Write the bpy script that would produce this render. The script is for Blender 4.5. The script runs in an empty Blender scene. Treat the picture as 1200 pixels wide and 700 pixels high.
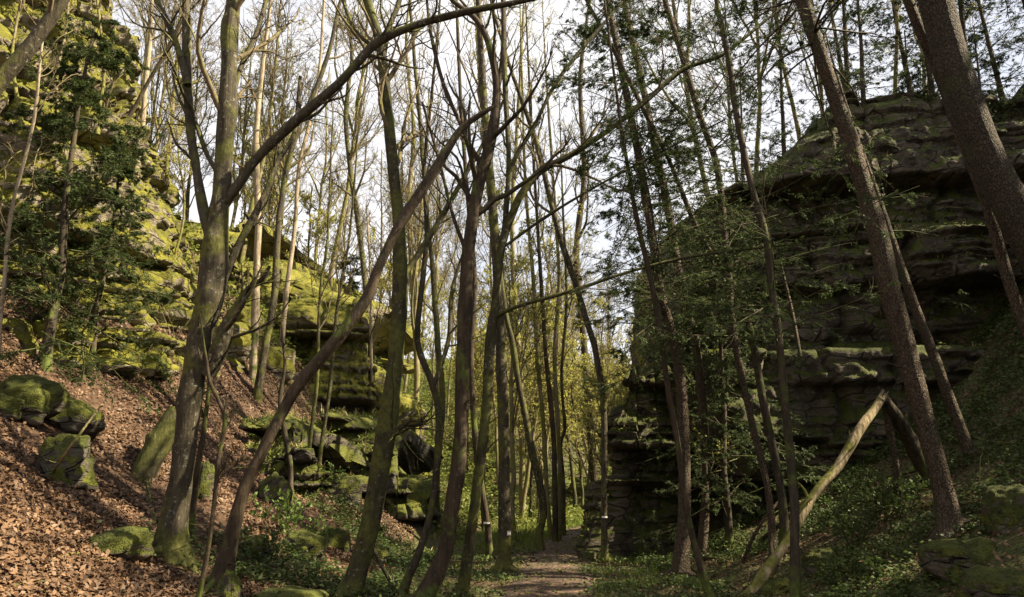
import bpy, math
import numpy as np
from mathutils import Vector
S = bpy.context.scene
COL = S.collection
# ------------------------------------------------------------------ camera, sky, sun, exposure
F = 850.0                                   # focal length in pixels of the 1200 px wide photograph
PITCH = math.radians(13.9)
EYE = np.array([0.0, 0.0, 1.6])
cam = bpy.data.cameras.new('camera'); cam.sensor_width = 36; cam.lens = 36*F/1200
cam.clip_start = .1; cam.clip_end = 2000
cam_o = bpy.data.objects.new('camera', cam); COL.objects.link(cam_o)
cam_o.location = EYE; cam_o.rotation_euler = (math.pi/2+PITCH, 0, 0)
S.camera = cam_o
SUN_EL = math.radians(45); SUN_ROT = math.radians(95)     # sun to the right, beyond the right bank and cliff
sd = Vector((math.sin(SUN_ROT)*math.cos(SUN_EL), math.cos(SUN_ROT)*math.cos(SUN_EL), math.sin(SUN_EL)))
W = bpy.data.worlds.new('World'); S.world = W; W.use_nodes = True
nt = W.node_tree; nt.nodes.clear()
def wn(t, **k):
    n = nt.nodes.new(t)
    for a, b in k.items(): setattr(n, a, b)
    return n
sky = wn('ShaderNodeTexSky', sky_type='NISHITA', sun_disc=False, sun_elevation=SUN_EL, sun_rotation=SUN_ROT, dust_density=3.0, air_density=1.0)
bg = wn('ShaderNodeBackground'); bg.inputs['Strength'].default_value = .05
cb = wn('ShaderNodeBackground'); cb.inputs['Color'].default_value = (1, .98, .99, 1); cb.inputs['Strength'].default_value = .30
tc = wn('ShaderNodeTexCoord'); cn = wn('ShaderNodeTexNoise'); cn.inputs['Scale'].default_value = 2.6; cn.inputs['Detail'].default_value = 6
cr = wn('ShaderNodeMapRange'); cr.inputs[1].default_value = .34; cr.inputs[2].default_value = .58; cr.inputs[3].default_value = .55; cr.inputs[4].default_value = .97
mx = wn('ShaderNodeMixShader'); wo = wn('ShaderNodeOutputWorld')
L = nt.links.new
L(sky.outputs[0], bg.inputs[0]); L(tc.outputs['Generated'], cn.inputs['Vector']); L(cn.outputs[0], cr.inputs[0])
L(cr.outputs[0], mx.inputs[0]); L(bg.outputs[0], mx.inputs[1]); L(cb.outputs[0], mx.inputs[2]); L(mx.outputs[0], wo.inputs[0])
sl = bpy.data.lights.new('sun', 'SUN'); sl.energy = 5.0; sl.angle = math.radians(.55); sl.color = (1, .86, .60)
so = bpy.data.objects.new('sun', sl); COL.objects.link(so); so.rotation_euler = (-sd).to_track_quat('-Z', 'Y').to_euler()
S.view_settings.view_transform = 'Standard'; S.view_settings.look = 'None'
S.view_settings.exposure = 2.0; S.view_settings.gamma = 1.0; S.view_settings.use_curve_mapping = False
S.cycles.max_bounces = 5; S.cycles.diffuse_bounces = 3; S.cycles.glossy_bounces = 2; S.cycles.transmission_bounces = 3
S.cycles.use_denoising = True; S.cycles.sample_clamp_indirect = 4

# ------------------------------------------------------------------ numeric helpers
R = np.random.default_rng
def nrm(v): return v/np.maximum(np.linalg.norm(v, axis=-1, keepdims=True), 1e-9)
def smooth(a, b, x):
    t = np.clip((x-a)/(b-a), 0, 1); return t*t*(3-2*t)
def _hash(ix, iy, iz):
    h = (ix.astype(np.uint32)*np.uint32(374761393) + iy.astype(np.uint32)*np.uint32(668265263) + iz.astype(np.uint32)*np.uint32(2246822519))
    h = (h ^ (h >> np.uint32(13)))*np.uint32(1274126177)
    h = h ^ (h >> np.uint32(16))
    return h.astype(np.float64)/4294967295.0
def vnoise(x, y=0., z=0.):
    x, y, z = np.broadcast_arrays(np.asarray(x, float), np.asarray(y, float), np.asarray(z, float))
    fx, fy, fz = np.floor(x), np.floor(y), np.floor(z)
    tx, ty, tz = x-fx, y-fy, z-fz
    tx, ty, tz = tx*tx*(3-2*tx), ty*ty*(3-2*ty), tz*tz*(3-2*tz)
    ix, iy, iz = fx.astype(np.int64), fy.astype(np.int64), fz.astype(np.int64)
    c = lambda a, b, d: _hash((ix+a) & 0xffffffff, (iy+b) & 0xffffffff, (iz+d) & 0xffffffff)
    l = lambda a, b, t: a+(b-a)*t
    return 2*l(l(l(c(0,0,0), c(1,0,0), tx), l(c(0,1,0), c(1,1,0), tx), ty), l(l(c(0,0,1), c(1,0,1), tx), l(c(0,1,1), c(1,1,1), tx), ty), tz)-1
def fbm(x, y=0., z=0., o=4):
    s = 0; a = .5
    for i in range(o):
        s = s+a*vnoise(x*2**i+7.1*i, np.asarray(y)*2**i+3.3*i, np.asarray(z)*2**i+1.7*i); a *= .5
    return s
CP, SP = math.cos(PITCH), math.sin(PITCH)
def ray(px, py):
    x = (px-600)/F; y = (350-py)/F
    return np.array([x, CP-y*SP, SP+y*CP])
def at(px, py, Y):
    d = ray(px, py); t = Y/d[1]
    return EYE+d*t, t

# ------------------------------------------------------------------ the lie of the land
TOPX = [1.7, 2.2, 2.8, 3.6, 4.6, 5.4, 6.5, 8.8, 12, 24]; TOPZ = [2.0, 2.2, 2.5, 2.8, 3.3, 6.3, 8.4, 10.6, 11.3, 12.5]
PY = [-30, 0, 10.7, 15, 20, 24.6, 28, 31, 36, 60]; PX = [-1, .1, .5, .85, 1.45, 2.45, 3.7, 5.3, 9.5, 34]
def path_x(y): return np.interp(y, PY, PX)
def height(x, y, detail=True):
    x = np.asarray(x, float); y = np.asarray(y, float)
    pd = np.abs(x-path_x(y))*np.where(y > 28, .7, 1.)
    xe = -2.5+.1*np.clip(y-10, 0, 17)
    k = 1+.12*np.clip(y-10, 0, 12)
    d = np.maximum(xe-x, 0)
    cap = 7.5+5.5*smooth(24, 19, y)*smooth(-8.5, -11.5, x)
    h0 = (.27*d+.034*d*d)*k; h = np.where(h0 < cap*.6, h0, cap*.6+cap*.4*(1-np.exp(-(h0-cap*.6)/(cap*.4))))+.03*d
    dr = np.maximum(x-3.2, 0)
    h = h+np.minimum(.2*dr+.055*dr*dr, 9+.1*dr)*(1-smooth(17, 25, y))
    hf = np.clip(y-37-.25*np.clip(x, 0, 60), 0, 60)*.5
    h = np.maximum(h, 24*(1-np.exp(-hf/24))+.3*h*0)
    yc = np.interp(x, [1.9, 3, 6, 10, 14, 22], [16.2, 15.8, 16.2, 16, 15, 13.5])
    xl = np.interp(y, [16, 20, 24, 26, 28, 29], [1.9, 2.4, 3.9, 7, 16, 60])
    s = smooth(1.1, 2.6, y-yc)*smooth(1.5, 3.8, x-xl)
    h = h+((np.interp(x, TOPX, TOPZ)-.45)*(1-.85*smooth(19.5, 24.5, y))-h)*s
    m = smooth(.55, 1.6, pd)
    h = h+m*(.30*fbm(x*.32, y*.32, 3.3, 3))
    if detail: h = h+m*(.10*fbm(x*1.3, y*1.3, 9.1, 3))
    return h
def hit(px, py):
    d = ray(px, py); t = np.linspace(2.5, 90, 9000); p = EYE+d*t[:, None]
    b = np.nonzero(p[:, 2] < height(p[:, 0], p[:, 1]))[0]
    i = b[0] if len(b) else 3000
    return p[i], t[i]

# ------------------------------------------------------------------ mesh helpers
def mesh(name, V, Q=None, T=None, mat=None, parent=None, loc=None, sm=True, ex=None):
    me = bpy.data.meshes.new(name)
    V = np.ascontiguousarray(V, np.float32)
    Q = np.zeros((0, 4), np.int32) if Q is None else np.asarray(Q, np.int32); T = np.zeros((0, 3), np.int32) if T is None else np.asarray(T, np.int32)
    me.vertices.add(len(V)); me.vertices.foreach_set('co', V.ravel())
    me.loops.add(Q.size+T.size); me.loops.foreach_set('vertex_index', np.concatenate([Q.ravel(), T.ravel()]))
    n = len(Q)+len(T); me.polygons.add(n)
    me.polygons.foreach_set('loop_start', np.concatenate([np.arange(len(Q))*4, Q.size+np.arange(len(T))*3]).astype(np.int32))
    if sm: me.polygons.foreach_set('use_smooth', np.ones(n, bool))
    if ex is not None:
        for k, v in ex.items():
            a = me.attributes.new(k, 'FLOAT', 'POINT'); a.data.foreach_set('value', np.ascontiguousarray(v, np.float32))
    me.update(calc_edges=True); me.validate()
    if mat: me.materials.append(mat)
    o = bpy.data.objects.new(name, me); COL.objects.link(o)
    if parent: o.parent = parent
    if loc is not None: o.location = loc
    return o
class Bag:                                   # gathers pieces of one mesh
    def __init__(s): s.v = []; s.q = []; s.t = []; s.n = 0
    def add(s, V, Q=None, T=None):
        s.v.append(V)
        if Q is not None: s.q.append(np.asarray(Q)+s.n)
        if T is not None: s.t.append(np.asarray(T)+s.n)
        s.n += len(V)
    def build(s, name, mat, parent=None, loc=None, org=None):
        V = np.concatenate(s.v)
        if org is not None: V = V-org
        return mesh(name, V, np.concatenate(s.q) if s.q else None, np.concatenate(s.t) if s.t else None, mat, parent, loc)
def tag(o, label=None, cat=None, group=None, kind=None):
    for k, v in (('label', label), ('category', cat), ('group', group), ('kind', kind)):
        if v: o[k] = v
    return o
def empty(name, loc, label, cat, group=None):
    o = bpy.data.objects.new(name, None); o.empty_display_size = .2; COL.objects.link(o); o.location = loc
    return tag(o, label, cat, group)
def tubes(P, Rr, s=5, seed=0):
    n, k = P.shape[:2]
    t = np.empty_like(P); t[:, 1:-1] = P[:, 2:]-P[:, :-2]; t[:, 0] = P[:, 1]-P[:, 0]; t[:, -1] = P[:, -1]-P[:, -2]
    t = nrm(t); mean = nrm(P[:, -1]-P[:, 0])
    ref = np.where(np.abs(mean[:, 2:3]) > .7, np.array([[1., 0, 0]]), np.array([[0, 0, 1.]]))
    u = nrm(np.cross(t, ref[:, None, :])); w = np.cross(t, u)
    a = np.arange(s)*2*math.pi/s
    V = P[:, :, None]+Rr[:, :, None, None]*(u[:, :, None]*np.cos(a)[:, None]+w[:, :, None]*np.sin(a)[:, None])
    idx = np.arange(n*k*s).reshape(n, k, s)
    A = idx[:, :-1]; B = idx[:, 1:]
    Q = np.stack([A, np.roll(A, -1, 2), np.roll(B, -1, 2), B], -1).reshape(-1, 4)
    return V.reshape(-1, 3), Q
def spline(P, n):
    P = np.asarray(P, float); m = len(P)
    E = np.vstack([2*P[0]-P[1], P, 2*P[-1]-P[-2]])
    seg = np.linalg.norm(np.diff(P[:, :3], axis=0), axis=1); c = np.concatenate([[0], np.cumsum(seg)])
    s = np.linspace(0, c[-1], n); i = np.clip(np.searchsorted(c, s, 'right')-1, 0, m-2)
    t = ((s-c[i])/np.maximum(seg[i], 1e-9))[:, None]
    a, b, d, e = E[i], E[i+1], E[i+2], E[i+3]
    return .5*((2*b)+(-a+d)*t+(2*a-5*b+4*d-e)*t*t+(-a+3*b-3*d+e)*t**3)
def grow(g, P, Rr, m, t0, t1, ang, length, rr, k=7, wob=.14, up=.3, tip=.25, taper=.55, flat=None):
    n, kk = P.shape[:2]
    t = np.sort(g.uniform(t0, t1, (n, m)), 1); fi = t*(kk-1); i = np.minimum(fi.astype(int), kk-2); f = (fi-i)[..., None]
    ar = np.arange(n)[:, None]
    st = P[ar, i]*(1-f)+P[ar, i+1]*f; rad = (Rr[ar, i]*(1-f[..., 0])+Rr[ar, i+1]*f[..., 0])*rr*g.uniform(.7, 1.15, (n, m))
    tan = nrm(P[ar, i+1]-P[ar, i]); rnd = g.normal(size=(n, m, 3))
    if flat is not None: rnd[..., 2] *= flat
    perp = nrm(rnd-(rnd*tan).sum(-1, keepdims=True)*tan)
    a = (ang*(1+.25*g.normal(size=(n, m))))[..., None]
    d = np.cos(a)*tan+np.sin(a)*perp
    Lh = np.broadcast_to(np.asarray(length, float).reshape(-1, 1), (n, m))*(1-taper*(t-t0)/(t1-t0+1e-6))*g.uniform(.55, 1.2, (n, m))
    out = [st]; p = st
    for j in range(k-1):
        d = nrm(d+wob*g.normal(size=d.shape)+np.array([0, 0, up/k])); p = p+d*(Lh/(k-1))[..., None]; out.append(p)
    P2 = np.stack(out, 2).reshape(n*m, k, 3)
    R2 = (rad[..., None]*np.linspace(1, tip, k)).reshape(n*m, k)
    return P2, R2, Lh.reshape(-1)
def blades(C, D, N, ln, wd, fold=0.):       # one leaf-shaped face each: centre base C, direction D, normal N
    side = nrm(np.cross(D, N)); up = np.cross(side, D)
    ln = np.broadcast_to(np.asarray(ln, float).reshape(-1, 1), (len(C), 1)); wd = np.broadcast_to(np.asarray(wd, float).reshape(-1, 1), (len(C), 1))
    V = np.stack([C, C+D*ln*.5+side*wd*.5+up*fold*wd, C+D*ln, C+D*ln*.5-side*wd*.5+up*fold*wd], 1)
    return V.reshape(-1, 3), np.arange(len(C)*4).reshape(-1, 4)
def rdir(g, n): return nrm(g.normal(size=(n, 3)))
def along(g, P, m, t0=.2, t1=1.):
    n, k = P.shape[:2]; t = g.uniform(t0, t1, (n, m))*(k-1); i = np.minimum(t.astype(int), k-2); f = (t-i)[..., None]; ar = np.arange(n)[:, None]
    return (P[ar, i]*(1-f)+P[ar, i+1]*f).reshape(-1, 3), nrm(P[ar, i+1]-P[ar, i]).reshape(-1, 3)

# ------------------------------------------------------------------ materials
class N:
    def __init__(s, name):
        s.m = bpy.data.materials.new(name); s.m.use_nodes = True; s.t = s.m.node_tree
        s.b = s.t.nodes['Principled BSDF']; s.o = s.t.nodes['Material Output']
        s.b.inputs['Roughness'].default_value = .85; s.b.inputs['Specular IOR Level'].default_value = .25
    def n(s, t, **k):
        x = s.t.nodes.new(t)
        for a, b in k.items():
            if a.startswith('i_'):
                x.inputs[int(a[2:]) if a[2:].isdigit() else a[2:]].default_value = b
            else: setattr(x, a, b)
        return x
    def l(s, a, b): s.t.links.new(a, b)
    def coord(s, scale=(1, 1, 1), rand=True):
        c = s.n('ShaderNodeTexCoord'); mp = s.n('ShaderNodeMapping'); mp.inputs['Scale'].default_value = scale
        s.l(c.outputs['Object'], mp.inputs['Vector'])
        if rand:
            r = s.n('ShaderNodeObjectInfo'); q = s.n('ShaderNodeMath', operation='MULTIPLY', i_1=37.)
            s.l(r.outputs['Random'], q.inputs[0]); s.l(q.outputs[0], mp.inputs['Location'])
        return mp.outputs[0]
    def noise(s, v, scale, detail=5, rough=.55, dist=0.):
        x = s.n('ShaderNodeTexNoise'); x.inputs['Scale'].default_value = scale; x.inputs['Detail'].default_value = detail
        x.inputs['Roughness'].default_value = rough; x.inputs['Distortion'].default_value = dist
        s.l(v, x.inputs['Vector']); return x.outputs[0]
    def ramp(s, v, a, b, lo=0., hi=1.):
        x = s.n('ShaderNodeMapRange', interpolation_type='SMOOTHSTEP', i_1=a, i_2=b, i_3=lo, i_4=hi); s.l(v, x.inputs[0]); return x.outputs[0]
    def mix(s, f, a, b):
        x = s.n('ShaderNodeMix', data_type='RGBA')
        if isinstance(f, (int, float)): x.inputs[0].default_value = f
        else: s.l(f, x.inputs[0])
        for v, i in ((a, 6), (b, 7)):
            if isinstance(v, tuple): x.inputs[i].default_value = (*v, 1)
            else: s.l(v, x.inputs[i])
        return x.outputs[2]
    def math(s, op, a, b=None):
        x = s.n('ShaderNodeMath', operation=op)
        for v, i in ((a, 0), (b, 1)):
            if v is None: continue
            if isinstance(v, (int, float)): x.inputs[i].default_value = v
            else: s.l(v, x.inputs[i])
        return x.outputs[0]
    def nz(s, comp=2):
        g = s.n('ShaderNodeNewGeometry'); x = s.n('ShaderNodeSeparateXYZ'); s.l(g.outputs['Normal'], x.inputs[0]); return x.outputs[comp]
    def attr(s, name):
        return s.n('ShaderNodeAttribute', attribute_name=name).outputs['Fac']
    def bump(s, h, st, dist=.05):
        x = s.n('ShaderNodeBump'); x.inputs['Strength'].default_value = st; x.inputs['Distance'].default_value = dist
        s.l(h, x.inputs['Height']); s.l(x.outputs[0], s.b.inputs['Normal'])
    def done(s, c):
        if isinstance(c, tuple): s.b.inputs['Base Color'].default_value = (*c, 1)
        else: s.l(c, s.b.inputs['Base Color'])
        return s.m
MOSS1 = (.135, .140, .016); MOSS2 = (.050, .062, .012)
def bark(name, c1, c2, moss=.3, lichen=0., mosscol=MOSS2, ridge=.9, mossz=0.):
    m = N(name); v = m.coord((9, 9, 1.5)); w = m.coord((1, 1, 1))
    n1 = m.noise(v, 1.6, 8, .62, .4); n2 = m.noise(w, 2.2, 4); n3 = m.noise(w, 16, 5)
    c = m.mix(m.ramp(n1, .32, .66), c1, c2)
    c = m.mix(m.ramp(n3, .55, .75, 0, .5), c, tuple(x*1.7 for x in c2))
    if lichen:
        c = m.mix(m.ramp(m.noise(w, 17, 4), .60, .68, 0, lichen), c, (.30, .31, .24))
    mm = m.math('ADD', n2, m.math('MULTIPLY', m.nz(2), .16))
    mm = m.math('ADD', mm, m.math('MULTIPLY', m.noise(w, 26, 3), .12))
    tz = m.n('ShaderNodeTexCoord'); sz = m.n('ShaderNodeSeparateXYZ'); m.l(tz.outputs['Object'], sz.inputs[0])
    mm = m.math('ADD', mm, m.ramp(sz.outputs[2], .55, -.1, 0, .2))
    c = m.mix(m.ramp(mm, .72-moss*.5, .86-moss*.5), c, m.mix(m.ramp(n3, .4, .6), mosscol, tuple(x*1.6 for x in mosscol)))
    m.bump(m.math('ADD', n1, m.math('MULTIPLY', n3, .3)), ridge, .03)
    return m.done(c)
def scaly(name, c1, c2, c3, moss=.2):
    m = N(name); v = m.coord((24, 24, 11)); w = m.coord((1, 1, 1))
    vo = m.n('ShaderNodeTexVoronoi', feature='DISTANCE_TO_EDGE'); vo.inputs['Scale'].default_value = 1.5; m.l(v, vo.inputs['Vector'])
    n1 = m.noise(v, 1.1, 8, .65, .5); n2 = m.noise(w, 2.5, 5); n3 = m.noise(w, 34, 5, .65)
    c = m.mix(m.ramp(n1, .3, .7), c1, c2)
    c = m.mix(m.ramp(n3, .45, .72, 0, .75), c, c3)
    c = m.mix(m.ramp(vo.outputs['Distance'], 0., .13, .4, 0), c, tuple(x*.45 for x in c1))
    c = m.mix(m.ramp(n2, .56, .72, 0, .55), c, (.13, .125, .095))
    mm = m.math('ADD', n2, m.math('MULTIPLY', m.noise(w, 20, 3), .2))
    c = m.mix(m.ramp(mm, .78-moss*.5, .92-moss*.5, 0, .8), c, (.045, .05, .013))
    m.bump(m.math('ADD', m.math('ADD', n1, m.math('MULTIPLY', n3, .5)), m.math('MULTIPLY', m.ramp(vo.outputs['Distance'], 0, .2), .7)), 1., .03)
    return m.done(c)
def leafmat(name, c1, c2, trans=.35, rough=.6):
    m = N(name); g = m.n('ShaderNodeNewGeometry'); w = m.coord((1, 1, 1))
    f = m.math('ADD', m.math('MULTIPLY', g.outputs['Random Per Island'], .7), m.math('MULTIPLY', m.ramp(m.noise(w, .9, 2), .35, .65), .3))
    c = m.mix(f, c1, c2); m.done(c); m.b.inputs['Roughness'].default_value = rough
    if trans:
        t = m.n('ShaderNodeBsdfTranslucent'); m.l(c, t.inputs[0]); x = m.n('ShaderNodeMixShader', i_0=trans)
        m.l(m.b.outputs[0], x.inputs[1]); m.l(t.outputs[0], x.inputs[2]); m.l(x.outputs[0], m.o.inputs[0])
    return m.m
def rockmat(name, c1, c2, moss, mosscol=(MOSS2, MOSS1), side=.12, lich=.3):
    m = N(name); w = m.coord((1, 1, 1), False); ws = m.coord((.6, .6, 5), False)
    n1 = m.noise(w, 1.1, 8, .62); n2 = m.noise(ws, 1.3, 6, .6, .6); n3 = m.noise(w, 14, 6, .65); n4 = m.noise(w, 3.2, 5, .6)
    c = m.mix(m.ramp(n1, .3, .7), c1, c2)
    c = m.mix(m.ramp(n2, .5, .75, 0, .6), c, tuple(x*.45 for x in c1))
    c = m.mix(m.ramp(n3, .52, .72, 0, .4), c, tuple(min(x*1.6, .5) for x in c2))
    c = m.mix(m.ramp(n4, .6, .68, 0, lich), c, (.24, .24, .19))
    f = m.math('ADD', m.math('MULTIPLY', m.nz(2), .42), m.math('MULTIPLY', n1, .5)); f = m.math('ADD', f, m.math('MULTIPLY', n4, .55))
    f = m.math('ADD', f, m.math('MULTIPLY', m.noise(w, 30, 4), .15))
    mk = m.ramp(f, .86-moss*.5, 1.0-moss*.5)
    mc = m.mix(m.ramp(m.math('ADD', n4, m.math('MULTIPLY', n3, .4)), .5, .9), *mosscol)
    mc = m.mix(m.ramp(m.noise(w, 40, 3), .4, .7, 0, .45), mc, tuple(x*.35 for x in mosscol[0]))
    c = m.mix(mk, c, mc)
    vc = m.coord((1, 1, 2.6), False); dv = m.n('ShaderNodeMix', data_type='VECTOR', i_0=.12); m.l(vc, dv.inputs[4])
    nv_ = m.n('ShaderNodeTexNoise'); nv_.inputs['Scale'].default_value = 3; nv_.inputs['Detail'].default_value = 4; m.l(vc, nv_.inputs['Vector']); m.l(nv_.outputs['Color'], dv.inputs[5])
    vo = m.n('ShaderNodeTexVoronoi', feature='DISTANCE_TO_EDGE'); vo.inputs['Scale'].default_value = 1.7; m.l(dv.outputs[1], vo.inputs['Vector'])
    ck = m.math('MULTIPLY', m.ramp(vo.outputs['Distance'], .0, .045, 1, 0), m.ramp(n1, .35, .6)); ck = m.math('MULTIPLY', ck, m.math('SUBTRACT', 1., mk))
    c = m.mix(m.math('MULTIPLY', ck, .8), c, tuple(x*.2 for x in c1))
    h = m.math('ADD', m.math('MULTIPLY', ck, -1.5), m.math('MULTIPLY', n3, .6)); h = m.math('ADD', h, m.math('ADD', n2, m.math('MULTIPLY', m.math('MULTIPLY', m.noise(w, 55, 3), mk), .6)))
    m.bump(h, .9, .06)
    return m.done(c)
M = {}
M['bark_grey'] = bark('bark_grey', (0.0248, 0.0198, 0.0121), (0.0633, 0.0523, 0.0330), .34, .4, (.060, .060, .015))
M['bark_olive'] = bark('bark_olive', (0.0220, 0.0187, 0.0088), (0.0523, 0.0457, 0.0220), .42, .35, (.055, .056, .014))
M['bark_red'] = bark('bark_red', (.022, .0155, .0098), (.056, .039, .024), .22, .1)
M['bark_spruce'] = scaly('bark_spruce', (.046, .032, .021), (.105, .075, .050), (.16, .122, .088))
M['bark_thick'] = scaly('bark_thick', (.030, .022, .015), (.068, .050, .034), (.105, .082, .060), .3)
M['bark_dark'] = bark('bark_dark', (.022, .017, .011), (.060, .046, .030), .25, .1)
M['bark_pale'] = bark('bark_pale', (.16, .125, .085), (.30, .245, .175), .18, .3, ridge=.5)
M['bark_far'] = bark('bark_far', (.11, .09, .05), (.20, .168, .098), .45, .1, (.095, .092, .022), ridge=.4)
M['twig'] = bark('twig', (.075, .057, .033), (.165, .130, .075), .25, 0, (.08, .075, .02), ridge=.2)
M['twig_dark'] = bark('twig_dark', (.022, .017, .010), (.055, .042, .025), .2, 0, ridge=.2)
M['dead_wood'] = bark('dead_wood', (.12, .092, .052), (.36, .285, .17), .36, .1, (.09, .09, .018), ridge=.8)
M['cut_wood'] = bark('cut_wood', (.2, .13, .07), (.34, .24, .13), 0, 0)
M['leaf_spring'] = leafmat('leaf_spring', (.24, .245, .05), (.40, .38, .10), .55)
M['leaf_green'] = leafmat('leaf_green', (.055, .105, .022), (.13, .19, .045), .35)
M['herb'] = leafmat('herb', (.028, .050, .013), (.085, .115, .030), .3)
M['grass'] = leafmat('grass', (.09, .135, .022), (.19, .235, .04), .4)
M['undergrowth'] = leafmat('undergrowth', (.075, .105, .022), (.185, .200, .042), .4)
M['needle'] = leafmat('needle', (.028, .046, .016), (.078, .108, .034), .3)
M['needle_warm'] = leafmat('needle_warm', (.05, .055, .018), (.12, .115, .035), .2)
M['litter'] = leafmat('litter', (.032, .0165, .009), (.195, .116, .066), .1, .55)
M['straw'] = leafmat('straw', (.18, .14, .07), (.34, .27, .14), .2)
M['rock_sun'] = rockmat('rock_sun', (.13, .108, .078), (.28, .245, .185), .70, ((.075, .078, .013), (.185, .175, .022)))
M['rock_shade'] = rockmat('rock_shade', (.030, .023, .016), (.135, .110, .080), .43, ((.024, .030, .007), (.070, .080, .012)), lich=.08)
M['rock_wet'] = rockmat('rock_wet', (.040, .034, .026), (.105, .090, .070), .50, ((.035, .043, .008), (.105, .112, .016)), lich=.1)
M['moss_rock'] = rockmat('moss_rock', (.055, .046, .034), (.13, .112, .085), .74, ((.030, .038, .008), (.088, .095, .014)), lich=.1)
def groundmat():
    m = N('ground'); w = m.coord((1, 1, 1), False)
    vo = m.n('ShaderNodeTexVoronoi', feature='F1'); vo.inputs['Scale'].default_value = 17; m.l(w, vo.inputs['Vector'])
    sp = m.n('ShaderNodeSeparateColor'); m.l(vo.outputs['Color'], sp.inputs[0])
    c = m.mix(sp.outputs[0], (.024, .013, .0075), (.095, .055, .032))
    c = m.mix(m.ramp(vo.outputs['Distance'], .35, .75, 0, .8), c, (.045, .025, .014))
    n1 = m.noise(w, .7, 6, .6); n2 = m.noise(w, 7, 6, .6)
    c = m.mix(m.ramp(n2, .5, .75, 0, .5), c, (.06, .036, .02))
    gr = m.math('MULTIPLY', m.attr('green'), m.ramp(m.math('ADD', m.math('MULTIPLY', n1, .6), m.math('MULTIPLY', n2, .5)), .38, .66))
    c = m.mix(gr, c, m.mix(m.ramp(m.noise(w, 22, 4), .4, .65), (.028, .040, .010), (.085, .10, .020)))
    m.bump(m.math('ADD', m.math('MULTIPLY', vo.outputs['Distance'], -.7), m.math('MULTIPLY', n2, .8)), 1., .05)
    return m.done(c)
M['ground'] = groundmat()
def pathmat():
    m = N('path'); w = m.coord((1, 1, 1), False)
    vo = m.n('ShaderNodeTexVoronoi'); vo.inputs['Scale'].default_value = 24; m.l(w, vo.inputs['Vector'])
    sp = m.n('ShaderNodeSeparateColor'); m.l(vo.outputs['Color'], sp.inputs[0])
    n2 = m.noise(w, 6, 7, .65); n1 = m.noise(w, 1.2, 4)
    c = m.mix(m.ramp(n2, .3, .7), (.034, .024, .017), (.070, .050, .037))
    c = m.mix(m.math('MULTIPLY', m.ramp(sp.outputs[1], .62, .7), m.ramp(n1, .35, .6)), c, m.mix(sp.outputs[0], (.07, .038, .022), (.18, .11, .066)))
    m.bump(m.math('ADD', n2, m.math('MULTIPLY', vo.outputs['Distance'], -.4)), .9, .04)
    return m.done(c)
M['path'] = pathmat()
def plain(name, c, r=.8):
    m = N(name); w = m.coord((1, 1, 1)); m.b.inputs['Roughness'].default_value = r
    return m.done(m.mix(m.ramp(m.noise(w, 60, 3), .4, .7), c, tuple(x*.75 for x in c)))
M['blaze'] = plain('blaze', (.78, .77, .73))

# ------------------------------------------------------------------ ground and path
def axis(a, b, st, lo, hi, n):
    mid = np.arange(a, b, st); f = np.linspace(0, 1, n)[1:]**2.2
    return np.concatenate([(a-(a-lo)*f)[::-1], mid, b+(hi-b)*f])
gx = axis(-14, 13, .13, -240, 240, 40); gy = axis(3, 42, .14, -60, 420, 46)
X, Y = np.meshgrid(gx, gy); Z = height(X, Y)
ii = np.arange(X.size).reshape(X.shape)
Q = np.stack([ii[:-1, :-1], ii[:-1, 1:], ii[1:, 1:], ii[1:, :-1]], -1).reshape(-1, 4)
pd = np.abs(X-path_x(Y))
green = np.clip(smooth(3.2, 1.0, np.abs(pd-1.2))*smooth(.3, .8, pd)*.9+smooth(1.5, 3.5, X)*smooth(21, 16, Y)*.95+.25*smooth(-3, -1.5, X), 0, 1)*smooth(-4.4, -2.4, X)
green = np.maximum(green, smooth(24, 28, Y)*smooth(-2, 1, X)*.9); green = np.maximum(green, .8*smooth(17.5, 21, Y)*smooth(0, -3, X)); green = np.maximum(green, .9*smooth(.8, 2, X)*smooth(15, 17, Y)*smooth(1., 2., pd))
tag(mesh('forest_floor', np.stack([X, Y, Z], -1).reshape(-1, 3), Q, None, M['ground'], ex={'green': green.ravel()}), kind='structure')
ys = np.linspace(-6, 40, 300); us = np.linspace(-1, 1, 13)
wd = .68+.12*fbm(ys*.6, 5.5)
PXg = path_x(ys)[:, None]+wd[:, None]*us+.06*fbm(ys[:, None]*1.6, us*2., 4.)*1.0; PYg = np.repeat(ys[:, None], 13, 1)
PZg = height(PXg, PYg)+.03+.012*fbm(PXg*5, PYg*5)-.045*np.abs(us)**5
ii = np.arange(PXg.size).reshape(PXg.shape); Q = np.stack([ii[:-1, :-1], ii[:-1, 1:], ii[1:, 1:], ii[1:, :-1]], -1).reshape(-1, 4)
tag(mesh('path', np.stack([PXg, PYg, PZg], -1).reshape(-1, 3), Q, None, M['path']), kind='structure')

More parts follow.
